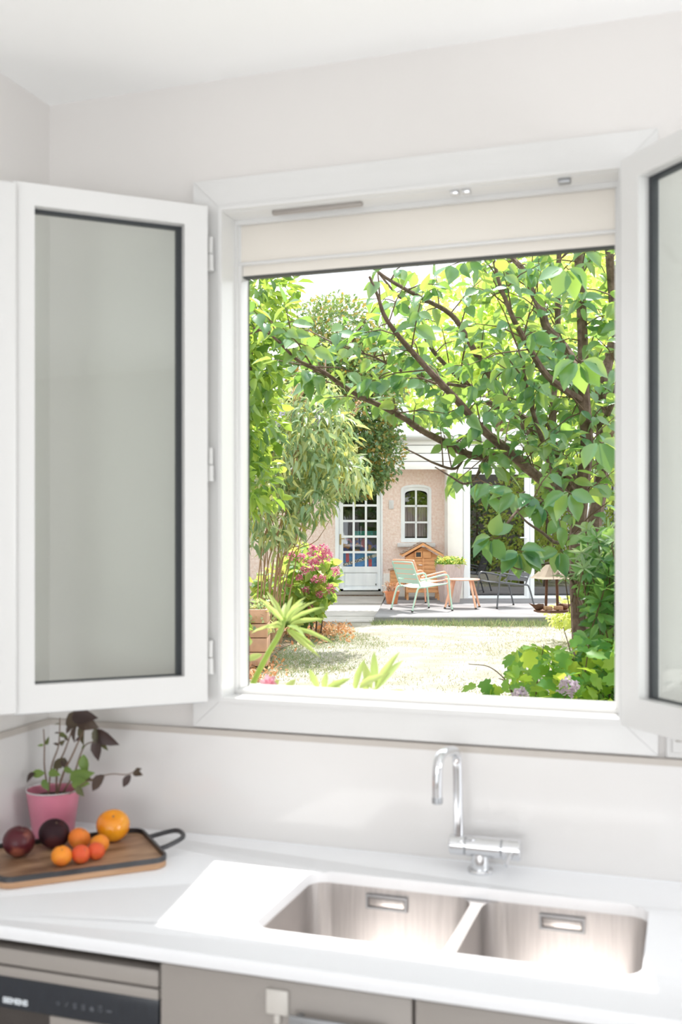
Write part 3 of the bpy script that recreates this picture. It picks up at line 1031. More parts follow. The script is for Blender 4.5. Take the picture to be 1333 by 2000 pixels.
FM = {
    'nect': fruit_mat('nectarine_skin', (0.075, 0.006, 0.012), (0.46, 0.15, 0.09), .62, .38, .4, 22),
    'plum': fruit_mat('peach_skin_dark', (0.026, 0.008, 0.012), (0.10, 0.022, 0.02), .60, .6, .25, 18),
    'tom': fruit_mat('tomato_skin', (0.86, 0.27, 0.01), (0.90, 0.38, 0.015), .5, .16, .5, 14, .3),
    'ap': fruit_mat('apricot_skin', (0.86, 0.29, 0.03), (0.80, 0.20, 0.04), .58, .5, .3, 30),
    'ap2': fruit_mat('apricot_skin_blush', (0.70, 0.10, 0.035), (0.82, 0.22, 0.05), .62, .5, .3, 26),
    'ap3': fruit_mat('apricot_skin_orange', (0.84, 0.22, 0.035), (0.85, 0.30, 0.05), .55, .5, .3, 26),
}
fruit('nectarine', 'dark red nectarine with a pale scuffed top at the end of the board', 'nectarine', *uv_board(-1.312, -.316), .0325, .94, FM['nect'], .08, (.25, -.2, 2.2))
fruit('peach', 'almost black peach in front of the pink pot', 'peach', *uv_board(-1.277, -.242), .0325, .92, FM['plum'], .07, (.3, .2, .5))
fruit('tomato', 'large glossy orange tomato near the back edge of the board', 'tomato', *uv_board(-1.185, -.158), .0360, .90, FM['tom'], .03, (.5, -.35, 1.2), lobes=3)
ag = 'apricots on the serving board'
fruit('apricot', 'orange apricot behind the other apricots, touching the dark peach', 'apricot', *uv_board(-1.222, -.232), .0235, .92, FM['ap3'], .08, (.2, .4, 1.0), group=ag)
fruit('apricot', 'yellow-orange apricot nearest the front edge, its stalk dimple showing', 'apricot', *uv_board(-1.194, -.340), .0205, .95, FM['ap'], .10, (-.1, -.5, 2.4), group=ag)
fruit('apricot', 'red-blushed apricot in the middle of the front row', 'apricot', *uv_board(-1.166, -.314), .0190, .94, FM['ap2'], .09, (.5, .6, .4), group=ag)
fruit('apricot', 'pinkish red apricot between the red one and the yellow one by the tomato', 'apricot', *uv_board(-1.150, -.284), .0185, .94, FM['ap2'], .08, (.4, -.4, 4.0), group=ag)
fruit('apricot', 'yellow-orange apricot beside the large tomato', 'apricot', *uv_board(-1.166, -.244), .0200, .95, FM['ap'], .09, (.3, .5, 3.1), group=ag)

# ------------------------------------------------------------------ potted basil
PB = Vector((-1.362, -.118, CT))
pot = thing('potted_basil', 'purple basil in a pink pot in the corner of the worktop', 'potted plant', PB)
bm = BM()
lathe(bm, [(.0, .0005), (.043, .0005), (.0455, .003), (.0595, .103), (.0575, .103), (.0445, .010), (.0, .010)], 40)
pb = ob('pot', bm, 'pink_pot', pot)
bm = BM(); tube(bm, [(.0592 * math.cos(a * math.pi / 20), .0592 * math.sin(a * math.pi / 20), .1035) for a in range(40)], .0018, 8, closed=True)
ob('rim', bm, 'pot_rim', pb)
bm = BM(); box(bm, .030, .036, -.0338, -.0325, .012, .024); ob('price_label', bm, 'print', pb, smooth=False)
bm = BM(); lathe(bm, [(.0, .086), (.03, .088), (.0565, .084)], 32); ob('soil', bm, 'soil', pot)


def kp(px, py, y):
    return aty(px, py, y) - PB


def stem(pts, r0=.0022, r1=.0012):
    p = smooth_path([tuple(q) for q in pts], 4)
    bm = BM(); tube(bm, p, [r0 + (r1 - r0) * i / (len(p) - 1) for i in range(len(p))], 7)
    return ob('stem', bm, 'stem', pot)


S0 = lambda dx, dy: Vector((dx, dy, .085))
stem([S0(-.018, .01), kp(87, 1500, -.115), kp(87, 1455, -.115), kp(85, 1424, -.118)])
stem([S0(-.01, -.005), kp(100, 1500, -.12), kp(113, 1462, -.122), kp(116, 1440, -.122), kp(117, 1402, -.125)])
stem([S0(.0, .012), kp(112, 1500, -.11), kp(125, 1470, -.11), kp(136, 1440, -.112), kp(144, 1412, -.112)], .0026)
stem([S0(.008, .0), kp(124, 1510, -.125), kp(140, 1478, -.13), kp(155, 1445, -.135), kp(168, 1420, -.138)], .003)
stem([S0(.014, .008), kp(145, 1510, -.115), kp(155, 1480, -.11), kp(166, 1456, -.11), kp(183, 1448, -.112), kp(195, 1440, -.115)])
stem([S0(.03, -.01), kp(150, 1540, -.15), kp(175, 1524, -.17), kp(215, 1512, -.18), kp(245, 1513, -.185), kp(262, 1508, -.187)], .0016, .0010)
BL_ = [  # leaf base px,py, tip px,py, y, width ratio, green?
    (128, 1415, 165, 1398, -.118, .9, 0), (150, 1402, 182, 1418, -.130, 1.0, 0), (140, 1400, 178, 1400, -.14, .9, 0), (165, 1412, 158, 1450, -.128, .9, 0),
    (150, 1418, 142, 1446, -.12, .8, 0), (185, 1425, 220, 1452, -.115, .8, 0), (192, 1440, 188, 1480, -.12, .9, 0), (196, 1436, 205, 1462, -.11, .8, 0),
    (187, 1420, 186, 1452, -.12, .6, 0), (163, 1473, 166, 1507, -.125, .9, 1), (128, 1480, 106, 1500, -.12, .9, 0), (122, 1480, 130, 1500, -.118, .8, 0),
    (88, 1510, 62, 1512, -.125, .9, 1), (70, 1508, 52, 1524, -.128, .9, 0), (95, 1508, 112, 1512, -.13, .9, 1), (84, 1522, 92, 1540, -.165, .9, 1),
    (136, 1520, 172, 1512, -.14, .8, 1), (140, 1530, 166, 1530, -.15, .9, 1), (150, 1515, 174, 1522, -.13, .7, 0), (150, 1535, 160, 1552, -.175, .9, 0),
    (205, 1513, 180, 1540, -.178, .9, 0), (256, 1513, 241, 1534, -.186, .9, 0), (260, 1508, 274, 1512, -.186, .9, 0), (264, 1510, 272, 1502, -.19, .9, 0),
    (86, 1455, 75, 1456, -.115, .7, 1), (90, 1455, 94, 1443, -.116, .6, 0), (116, 1432, 108, 1431, -.122, .7, 0), (116, 1432, 128, 1438, -.12, .7, 0),
    (117, 1414, 109, 1414, -.125, .6, 0), (115, 1455, 106, 1452, -.122, .8, 0), (118, 1455, 124, 1448, -.122, .8, 0), (133, 1446, 126, 1440, -.115, .7, 0),
    (140, 1416, 130, 1430, -.112, .9, 0), (160, 1440, 148, 1446, -.13, .8, 0), (167, 1455, 160, 1462, -.11, .7, 0), (125, 1500, 140, 1508, -.13, .7, 1),
]
for (x0, y0, x1, y1, yy, wr, gr) in BL_:
    a, b = kp(x0, y0, yy), kp(x1, y1, yy - .008)
    ax = b - a
    nr = Vector((random.uniform(-.5, .6), -1.0, random.uniform(.1, .9)))
    leaf_obj('leaf', 'basil_leaf', T_OVATE, 'leaf_basil_green' if gr else 'leaf_basil', pot, a, tuple(ax), tuple(nr), ax.length * 1.18, ax.length * wr * 1.12)

# ================================================================== garden
LAWN_Z, TERR_Z, HD = 0.40, 0.49, 18.0
GB = gw(0, 0, 0)
# ground
bm = BM()
nx, ny = 60, 60
for i in range(nx + 1):
    for j in range(ny + 1):
        gx = -22 + 44 * i / nx; gd = 1.2 + 40 * j / ny
        p = gw(gx, gd, LAWN_Z - .01 + .02 * math.sin(gx * 1.7 + gd) * math.sin(gd * 1.1))
        if p.y < .165:
            p.y = .165
        bm.verts.new(p)
bm.verts.ensure_lookup_table()
for i in range(nx):
    for j in range(ny):
        a = i * (ny + 1) + j
        bm.faces.new([bm.verts[k] for k in (a, a + ny + 1, a + ny + 2, a + 1)])
tag(ob('lawn', bm, 'lawn'), 'sun-bleached dry lawn between the window and the terrace', 'lawn', kind='structure')
bm = BM()
sb_ = [(-3.6, 7.2), (-.95, 7.4), (-.72, 9.0), (-.62, 10.6), (-.40, 11.8), (-.05, 12.8), (-.1, 13.7), (-.55, 13.75), (-.3, 17.8), (-4.5, 17.8)]
loft(bm, [[gw(a, b, .3) for a, b in sb_], [gw(a, b, LAWN_Z + .004) for a, b in sb_]])
tag(ob('soil_bed', bm, 'soilbed', smooth=False), 'bare brown soil bed darkened as shade under the shrubs on the left of the lawn', 'soil bed', kind='structure')
# terrace slab
tp = [(.43, 13.65), (9, 13.65), (9, 19), (.86, 19)]
bm = BM()
loft(bm, [[gw(a, b, .2) for a, b in tp], [gw(a, b, TERR_Z - .012) for a, b in tp], [gw(a + (.012 if a < 5 else 0), b + (.012 if b < 15 else 0), TERR_Z) for a, b in tp]])
tag(ob('terrace', bm, 'concrete', smooth=False), 'raised pale concrete terrace under the chairs', 'terrace', kind='structure')
# path of slabs to the garden door
pth_t = thing('path', 'grey slab path leading to the white garden door', 'path', gw(0, 0, 0), YAW, kind='structure')


def slab(a, b, za, zb, xl0, xl1, xr0, xr1):
    bm = BM()
    low = [(xl0, a, .25), (xr0, a, .25), (xr1, b, .25), (xl1, b, .25)]
    top = [(xl0, a, za), (xr0, a, za), (xr1, b, zb), (xl1, b, zb)]
    loft(bm, [low, top])
    return ob('slab', bm, 'slab', pth_t, smooth=False)


cuts = [13.75, 14.45, 15.35, 16.4, 17.35, 17.93]
for k in range(5):
    a, b = cuts[k] + .012, cuts[k + 1] - .012
    zz = lambda d: .415 + (d - 13.75) / 4.2 * .085 + (.006 if k % 2 else 0)
    xl = lambda d: -.50 + (d - 13.75) * .07
    xr = lambda d: .415 + (d - 13.65) * .08
    slab(a, b, zz(a), zz(b), xl(a), xl(b), xr(a), xr(b))
kb_ = thing('path_kerb', 'low grey stone kerb between the path and the pink hydrangea', 'kerb', gw(0, 0, 0), YAW)
for k in range(4):
    a, b = 14.6 + .8 * k, 15.37 + .8 * k
    bm = BM()
    x0, x1 = -.53 + (a - 13.75) * .07, -.53 + (b - 13.75) * .07
    loft(bm, [[(x0 - .10, a, z), (x0, a, z), (x1, b, z), (x1 - .10, b, z)] for z in (.38, .585 + .008 * (k % 2))])
    ob('kerb_stone', bm, 'slab', kb_, smooth=False)

# ------------------------------------------------------------------ garden house
def hx(px, d=HD):
    return (px - CX) / F_PX * d


def hz(py, d=HD):
    return CAM.z - (py - HZ) / F_PX * d


house = thing('garden_house', 'low pink roughcast garden house with white door, arched window and patio doors', 'house', gw(0, HD, 0), YAW)
DX0, DX1, DZ0, DZ1 = hx(655), hx(748), hz(1155.5), hz(948)
AX0, AX1, AZ0, AZS, AZT = hx(783.5), hx(843), hz(1059), hz(957), hz(946.5)


def arch(x0, x1, z0, zs, zt, n=12):
    c = (x0 + x1) / 2
    h = (x1 - x0) / 2
    pts = [(x0, z0), (x1, z0)]
    for i in range(n + 1):
        a = math.pi * i / n
        pts.append((c + h * math.cos(a), zs + (zt - zs) * math.sin(a) ** .75))
    return pts


WTOP = hz(917)
bm = BM()
plate(bm, [(-7.5, .3), (2.0, .3), (2.0, WTOP), (-7.5, WTOP)], [rect(DX0, DX1, DZ0, DZ1), arch(AX0, AX1, AZ0, AZS, AZT)], lambda u, v, w: (u, w, v), 0, .22)
ob('roughcast_wall', bm, 'pinkwall', house, smooth=False)
bm = BM(); box(bm, hx(748) + .01, 1.98, -.03, -.001, .35, hz(1120), .01); ob('wall_plinth', bm, 'whitewall', house)
# dark room behind the panes
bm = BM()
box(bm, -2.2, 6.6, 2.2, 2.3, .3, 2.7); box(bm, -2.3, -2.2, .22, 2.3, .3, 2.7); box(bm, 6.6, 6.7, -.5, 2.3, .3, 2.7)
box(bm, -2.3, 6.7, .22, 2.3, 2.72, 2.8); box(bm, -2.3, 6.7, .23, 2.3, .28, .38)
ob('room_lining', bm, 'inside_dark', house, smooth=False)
# white boarded fascia with gutter and roof
bz = [hz(v, 17.6) for v in (917, 901, 885, 869, 856)]
for k in range(4):
    bm = BM(); box(bm, -7.6, 7.6, -.34, -.31, bz[k] + .006, bz[k + 1] - .004, .004)
    ob('fascia_board', bm, 'siding', house)
bm = BM(); box(bm, -7.6, 7.6, -.31, .0, WTOP, WTOP + .03); ob('soffit', bm, 'siding', house, smooth=False)
bm = BM(); tube(bm, [(-7.6, -.42, bz[4] + .02), (7.6, -.42, bz[4] + .02)], .055, 10); ob('gutter', bm, 'gutter', house)
bm = BM()
loft(bm, [[(x, -.36, bz[4]), (x, 6.0, bz[4] + .55), (x, 6.0, bz[4] + .65), (x, -.36, bz[4] + .07)] for x in (-7.6, 7.6)])
ob('roof', bm, 'siding', house, smooth=False)
bm = BM(); box(bm, -7.6, 7.6, 3.9, 4.0, .3, 3.7); ob('back_wall', bm, 'whitewall', house, smooth=False)
# --- white door with 15 panes
lx0, lx1 = hx(662.5), hx(744.5)
gx_ = [hx(v) for v in (670.6, 689.2, 693.4, 713.2, 717.4, 736.4)]
gz_ = [(hz(1106.8 - 30.45 * k), hz(1080.6 - 30.45 * k)) for k in range(5)]
bm = BM()
ringxz(bm, [(DX0, DZ0 - .0), (DX1, DZ0), (DX1, DZ1), (DX0, DZ1)], [(lx0, DZ0), (lx1, DZ0), (lx1, DZ1 - .06), (lx0, DZ1 - .06)], -.015, .14)
door = ob('door', bm, 'house_white', house, smooth=False)
bm = BM()
holes = [rect(gx_[2 * c], gx_[2 * c + 1], z0, z1) for z0, z1 in gz_ for c in range(3)]
pz0, pz1 = hz(1147.5), hz(1118)
plate(bm, rect(lx0 + .004, lx1 - .004, DZ0 + .045, DZ1 - .063), holes + [rect(hx(672), hx(738), pz0, pz1)], lambda u, v, w: (u, w, v), .02, .062)
ob('door_leaf', bm, 'house_white', door, smooth=False)
for z0, z1 in gz_:
    for c in range(3):
        bm = BM(); box(bm, gx_[2 * c], gx_[2 * c + 1], .038, .043, z0, z1); ob('pane', bm, 'doorglass', door, smooth=False)
bm = BM()
px0, px1 = hx(672), hx(738)
loft(bm, [[(a, y, b) for a, b in rect(px0 + i, px1 - i, pz0 + i, pz1 - i)] for y, i in ((.05, 0), (.044, .012), (.034, .03), (.03, .034))])
ob('door_panel', bm, 'house_white', door, smooth=False)
bm = BM(); box(bm, px0 - .01, px1 + .01, .008, .02, hz(1153), hz(1150), .003); ob('weather_bar', bm, 'house_white', door)
bm = BM(); box(bm, DX0, DX1, -.06, .14, DZ0 - .05, DZ0 + .004); ob('threshold', bm, 'slab', door, smooth=False)
hzc = hz(1052)
bm = BM(); box(bm, lx0 + .012, lx0 + .04, .008, .02, hz(1064), hz(1043), .004)
tube(bm, [(lx0 + .026, .01, hzc), (lx0 + .026, -.03, hzc), (lx0 + .07, -.04, hzc), (lx0 + .10, -.04, hzc - .004)], .008, 8)
ob('door_handle', bm, 'brass', door)
bm = BM(); box(bm, px1 - .035, px1 - .02, .028, .034, hz(1143.5), hz(1140)); ob('vent_hole', bm, 'gasket', door, smooth=False)
# --- arched window with 6 panes
i1 = arch(AX0 + .045, AX1 - .045, AZ0 + .045, AZS + .0, AZT - .04)
bm = BM(); ringxz(bm, arch(AX0, AX1, AZ0, AZS, AZT), i1, -.012, .12)
wn = ob('window', bm, 'house_white', house, smooth=False)
wx = [hx(v) for v in (791.5, 811.5, 815, 835.5)]
bm = BM(); ringxz(bm, i1, arch(wx[0], wx[3], hz(1051), hz(966), hz(957.5)), .02, .06); ob('window_casement', bm, 'house_white', wn, smooth=False)
wrows = [(hz(1051.5), hz(1022)), (hz(1018.5), hz(990)), (hz(986.5), hz(957.5))]
bm = BM()
box(bm, wx[1], wx[2], .022, .058, hz(1051.5), hz(957)); ob('glazing_bar', bm, 'house_white', wn, smooth=False)
for z in ((hz(1022), hz(1018.5)), (hz(990), hz(986.5))):
    bm = BM(); box(bm, wx[0] - .005, wx[3] + .005, .022, .058, z[0], z[1]); ob('glazing_bar', bm, 'house_white', wn, smooth=False)
for k, (z0, z1) in enumerate(wrows):
    for a, b, sd in ((wx[0], wx[1], 0), (wx[2], wx[3], 1)):
        bm = BM()
        if k < 2:
            box(bm, a, b, .038, .043, z0, z1)
        else:
            sl = hz(966)
            prof = [(a, z0), (b, z0), (b, z1 if sd == 0 else sl), ((a + b) / 2, z1 - .03), (a, sl if sd == 0 else z1)]
            loft(bm, [[(p[0], y, p[1]) for p in prof] for y in (.038, .043)])
        ob('pane', bm, 'doorglass', wn, smooth=False)
bm = BM(); box(bm, hx(776.5), hx(850), -.11, .10, hz(1068.5), hz(1060.5), .012, 2); ob('window_sill', bm, 'stone_sill', wn)
bm = BM()
n = 40
lp = []
for i in range(n + 1):
    x = wx[0] - .02 + (wx[3] - wx[0] + .04) * i / n
    lp.append((x, .16 + .022 * math.sin(i * 1.35) + .008 * math.sin(i * 3.1)))
loft(bm, [[(a, b, hz(1048)) for a, b in lp] + [(a, b + .004, hz(1048)) for a, b in reversed(lp)],
          [(a, b, hz(985)) for a, b in lp] + [(a, b + .004, hz(985)) for a, b in reversed(lp)]])
tag(ob('curtain', bm, 'curtain', smooth=True), 'gathered taupe curtain behind the arched window', 'curtain').matrix_world = Matrix.Translation(gw(0, HD, 0)) @ Matrix.Rotation(YAW, 4, 'Z')
# --- bell plate beside the door
bm = BM(); box(bm, hx(760), hx(769.5), -.02, 0, hz(994), hz(977), .006)
tb = tag(ob('wall_number_plate', bm, 'stone_sill'), 'small grey plate on the pink wall between the door and the arched window', 'wall plate')
tb.matrix_world = Matrix.Translation(gw(0, HD - .001, 0)) @ Matrix.Rotation(YAW, 4, 'Z')
# --- white pier and patio doors
PD = 17.45
py0 = PD - HD


def qx(px):
    return (px - CX) / F_PX * PD


def qz(py):
    return CAM.z - (py - HZ) / F_PX * PD


bm = BM(); box(bm, qx(875), qx(905), py0, .25, .35, WTOP, .006); ob('pier', bm, 'whitewall', house)
bm = BM(); box(bm, qx(905), 6.7, py0 + .02, .2, qz(912), WTOP); ob('lintel', bm, 'siding', house, smooth=False)
bm = BM(); box(bm, qx(903), 6.7, py0 - .05, .2, .40, qz(1173.5)); ob('door_step', bm, 'gutter', house, smooth=False)
zt = qz(916); zb = qz(1172)
leaves_x = [(905.5, 1035), (1035.6, 1157), (1158, 1285), (1286, 1410)]
for k, (a, b) in enumerate(leaves_x):
    x0, x1 = qx(a), qx(b)
    st0 = .115 if k == 0 else .075
    bm = BM()
    ringxz(bm, rect(x0, x1, zb, zt), rect(x0 + st0, x1 - .085, zb + .075, zt - .09), py0, py0 + .06)
    pd = ob('patio_door', bm, 'pvc_out', house, smooth=False)
    bm = BM(); ringxz(bm, rect(x0 + .012, x1 - .012, zb + .012, zt - .012), rect(x0 + st0 - .03, x1 - .055, zb + .045, zt - .06), py0 - .012, py0 + .002)
    ob('door_moulding', bm, 'pvc_out', pd, smooth=False)
    bm = BM(); box(bm, x0 + st0 - .01, x1 - .075, py0 + .026, py0 + .034, zb + .065, zt - .08); ob('pane', bm, 'patioglass', pd, smooth=False)
    if k % 2 == 0:
        bm = BM(); box(bm, x1 - .062, x1 - .036, py0 - .014, py0 - .002, qz(1066), qz(1040), .004)
        tube(bm, [(x1 - .05, py0 - .01, qz(1050)), (x1 - .05, py0 - .06, qz(1050)), (x1 - .165, py0 - .06, qz(1050))], .011, 8)
        ob('door_handle', bm, 'pvc_out', pd)
bm = BM(); box(bm, qx(1411), 6.7, py0, .2, .4, WTOP); ob('side_wall', bm, 'whitewall', house, smooth=False)

# things standing just behind the door panes
def on_house(o):
    o.location = gw(0, HD, 0)
    o.rotation_euler = (0, 0, YAW)
    return o


bn = on_house(thing('banner', 'blue banner with a slanted lettered strip behind the lowest door panes', 'banner'))
b0, b1, c0, c1 = hx(668), hx(739), hz(1109), hz(1078.5)
bm = BM(); box(bm, b0, b1, .075, .085, c0, c1); ob('cloth', bm, 'banner_blue', bn, smooth=False)
for a, z0, z1 in ((676, 1098, 1078.8), (720.5, 1108.8, 1092)):
    bm = BM(); box(bm, hx(a), hx(a + 6.5), .0735, .076, hz(z0), hz(z1)); ob('red_stripe', bm, 'banner_red', bn, smooth=False)
bm = BM()
sa = math.atan2(hz(1083.5) - hz(1103.5), hx(738) - hx(671))
loft(bm, [[(hx(671), y, hz(1107)), (hx(738), y, hz(1087)), (hx(738), y, hz(1080.5)), (hx(671), y, hz(1100.5))] for y in (.0715, .075)])
st = ob('lettered_strip', bm, 'banner_cream', bn, smooth=False)
tx = text('lettering', 'CTORICVILLE', .068, 'banner_ink', st, (hx(672), .0705, hz(1106)), (math.radians(90), -sa, 0), .0018)
tx.scale = (1.28, 1, 1)
bm = BM()
lp = [(hx(692) + i * .022, .16 + .02 * math.sin(i * 1.2)) for i in range(20)]
loft(bm, [[(a, b, z) for a, b in lp] + [(a, b + .004, z) for a, b in reversed(lp)] for z in (hz(1048), hz(1037))])
o = on_house(tag(ob('teal_cloth', bm, 'teal'), 'teal cloth hanging behind the middle door panes', 'cloth'))

m, nt, p = _nt('floral_print')
vo = nt.nodes.new('ShaderNodeTexVoronoi'); vo.inputs['Scale'].default_value = 14
tc = nt.nodes.new('ShaderNodeTexCoord'); nt.links.new(tc.outputs['Object'], vo.inputs['Vector'])
sx = nt.nodes.new('ShaderNodeSeparateColor'); nt.links.new(vo.outputs['Color'], sx.inputs[0])
rp = nt.nodes.new('ShaderNodeValToRGB'); rp.color_ramp.interpolation = 'CONSTANT'
cs = [(0.03, 0.035, 0.05), (0.06, 0.08, 0.28), (0.03, 0.04, 0.04), (0.62, 0.14, 0.18), (0.14, 0.14, 0.36), (0.55, 0.22, 0.06), (0.03, 0.05, 0.04)]
while len(rp.color_ramp.elements) < len(cs):
    rp.color_ramp.elements.new(.5)
for i, c in enumerate(cs):
    rp.color_ramp.elements[i].position = i / len(cs); rp.color_ramp.elements[i].color = (*c, 1)
nt.links.new(sx.outputs[0], rp.inputs[0]); nt.links.new(rp.outputs[0], p.inputs['Base Color'])
M['floral'] = m
bm = BM()
lp = [(hx(668) + i * .0325, .11 + .012 * math.sin(i * .9)) for i in range(20)]
loft(bm, [[(a, b, z) for a, b in lp] + [(a, b + .03, z) for a, b in reversed(lp)] for z in (hz(1077.5), hz(1052))])
on_house(tag(ob('floral_bag', bm, 'floral'), 'dark floral print fabric behind the door panes above the blue banner', 'fabric'))

# ------------------------------------------------------------------ terrace furniture
def lux_chair(label, color, c, ang):
    """low slatted metal armchair: +x is forward; c = centre of the four feet"""
    t = thing('garden_armchair', label, 'chair', gw(c[0], c[1], TERR_Z), YAW + ang, 'metal garden armchairs on the terrace')
    hw = .30
    for s in (-1, 1):
        # front leg runs up into the arm loop
        pts = smooth_path([(.31, s * (hw + .01), .012), (.285, s * hw, .20), (.262, s * hw, .40), (.252, s * hw, .475), (.225, s * hw, .505), (.17, s * hw, .505), (-.02, s * hw, .470), (-.205, s * hw, .435)], 5)
        bm = BM(); tube(bm, pts, .0125, 8); lg = ob('leg', bm, color, t); 
        bm = BM(); tube(bm, [(.312, s * (hw + .01), 0), (.309, s * (hw + .01), .022)], .015, 8); ob('foot_cap', bm, 'rubber', lg)
        pts = smooth_path([(-.33, s * (hw - .01), .012), (-.27, s * (hw - .015), .22), (-.235, s * (hw - .02), .315), (-.20, s * (hw - .02), .335), (-.15, s * (hw - .02), .342)], 5)
        bm = BM(); tube(bm, pts, .0125, 8); lg = ob('leg', bm, color, t)
        bm = BM(); tube(bm, [(-.332, s * (hw - .01), 0), (-.327, s * (hw - .01), .022)], .015, 8); ob('foot_cap', bm, 'rubber', lg)
    hb = hw - .025
    pts = smooth_path([(.25, -hb, .385), (0, -hb, .355), (-.17, -hb, .335), (-.20, -hb, .37), (-.30, -hb, .62), (-.318, -hb + .012, .672), (-.322, -hb + .05, .685),
                       (-.322, hb - .05, .685), (-.318, hb - .012, .672), (-.30, hb, .62), (-.20, hb, .37), (-.17, hb, .335), (0, hb, .355), (.25, hb, .385)], 4)
    bm = BM(); tube(bm, pts, .011, 8); ob('seat_frame', bm, color, t)
    for k in range(4):
        z0 = .385 + .070 * k; z1 = z0 + .060
        bm = BM()
        fx = lambda z: -.20 - (z - .37) * .40
        n = 8
        lo = [(fx(z0) - .014 * math.sin(math.pi * i / n), -hb + 2 * hb * i / n, z0) for i in range(n + 1)]
        up = [(fx(z1) - .014 * math.sin(math.pi * i / n), -hb + 2 * hb * i / n, z1) for i in range(n + 1)]
        loft(bm, [lo + [(p[0] + .004, p[1], p[2]) for p in reversed(lo)], up + [(p[0] + .004, p[1], p[2]) for p in reversed(up)]])
        ob('back_slat', bm, color, t)
    for k in range(5):
        x0 = -.165 + .084 * k; x1 = x0 + .074
        zf = lambda x: .336 + (x + .17) * .118
        bm = BM()
        n = 8
        a = [(x0, -hb + 2 * hb * i / n, zf(x0) - .016 * math.sin(math.pi * i / n)) for i in range(n + 1)]
        b = [(x1, -hb + 2 * hb * i / n, zf(x1) - .016 * math.sin(math.pi * i / n)) for i in range(n + 1)]
        loft(bm, [a + [(p[0], p[1], p[2] + .004) for p in reversed(a)], b + [(p[0], p[1], p[2] + .004) for p in reversed(b)]])
        ob('seat_slat', bm, color, t)
    return t


lux_chair('mint green metal armchair on the sunny front of the terrace', 'mint', (1.14, 14.77), math.radians(27))
lux_chair('peach metal armchair standing behind the mint green one', 'peach', (1.21, 15.84), math.radians(31))
lux_chair('charcoal grey metal armchair in front of the patio doors', 'charcoal', (2.41, 15.42), math.radians(180 + 22))

tbl = thing('side_table', 'small round peach metal table between the garden chairs', 'table', gw(1.765, 15.22, TERR_Z), YAW)
bm = BM(); lathe(bm, [(0, .405), (.245, .405), (.255, .411), (.255, .421), (.247, .425), (0, .425)], 40); ob('table_top', bm, 'peach', tbl)
for k in range(4):
    a = math.radians(45 + 90 * k - 14)
    bm = BM(); tube(bm, [(.315 * math.cos(a), .315 * math.sin(a), .01), (.18 * math.cos(a), .18 * math.sin(a), .408)], [.015, .019], 10); lg = ob('leg', bm, 'peach', tbl)
    bm = BM(); tube(bm, [(.318 * math.cos(a), .318 * math.sin(a), 0), (.312 * math.cos(a), .312 * math.sin(a), .02)], .017, 8); ob('foot_cap', bm, 'rubber', lg)

# tall planter with yellow flowers
pt = thing('tall_planter', 'tall tapered grey-pink planter with yellow flowers against the white pier', 'planter', gw(1.715, 16.5, TERR_Z), YAW + math.radians(14))
bm = BM()
loft(bm, [[(p[0], p[1], z) for p in rrect(-h, h, -h, h, .03, 4)] for h, z in ((.125, 0), (.19, .585), (.195, .60), (.17, .60), (.165, .55))])
ob('planter_body', bm, 'planter', pt)
P = np.column_stack([rng.uniform(-.19, .19, 260), rng.uniform(-.18, .18, 260), rng.uniform(.55, .68, 260)])
foliage('leaves', P, rdir(260, (0, 0, .7)), rdir(260, (0, 0, 1.0)), rng.uniform(.05, .09, 260), .06, T_OV_S, 'leaf_weed', pt)
P = np.column_stack([rng.uniform(-.19, .19, 200), rng.uniform(-.18, .18, 200), rng.uniform(.56, .67, 200)])
foliage('green_leaves', P, rdir(200, (0, 0, .7)), rdir(200, (0, 0, 1.0)), rng.uniform(.05, .09, 200), .06, T_OV_S, 'leaf_choisya', pt)
for k in range(16):
    x, y = random.uniform(-.18, .18), random.uniform(-.17, .1)
    n = 9
    Q = np.array([[x, y, random.uniform(.655, .72)]] * n)
    ax = np.array([[math.cos(2 * math.pi * i / n), math.sin(2 * math.pi * i / n), .25] for i in range(n)])
    foliage('flower', Q, ax, np.tile([[0, -.4, 1.0]], (n, 1)), .034, .03, T_OV_S, 'petal_yellow', pt, kind=None)

tp_ = thing('terracotta_pot', 'small square terracotta pot with a dry plant beside the garden door', 'pot', gw(.785, 16.15, TERR_Z), YAW + .1)
bm = BM()
loft(bm, [[(p[0], p[1], z) for p in rrect(-h, h, -h, h, .012, 3)] for h, z in ((.072, 0), (.097, .16), (.104, .16), (.106, .19), (.09, .19), (.088, .15))])
ob('pot_body', bm, 'terracotta', tp_)
P = np.column_stack([rng.normal(0, .05, 260), rng.normal(0, .05, 260), rng.uniform(.16, .32, 260)])
foliage('dry_leaves', P, rdir(260, (0, 0, .9)), rdir(260), rng.uniform(.03, .06, 260), .016, T_DIA, 'litter', tp_)
bm = BM()
for k in range(14):
    tube(bm, [(random.uniform(-.04, .04), random.uniform(-.04, .04), .14), (random.uniform(-.1, .1), random.uniform(-.1, .1), random.uniform(.24, .34))], .003, 4)
ob('dry_stems', bm, 'twig', tp_)

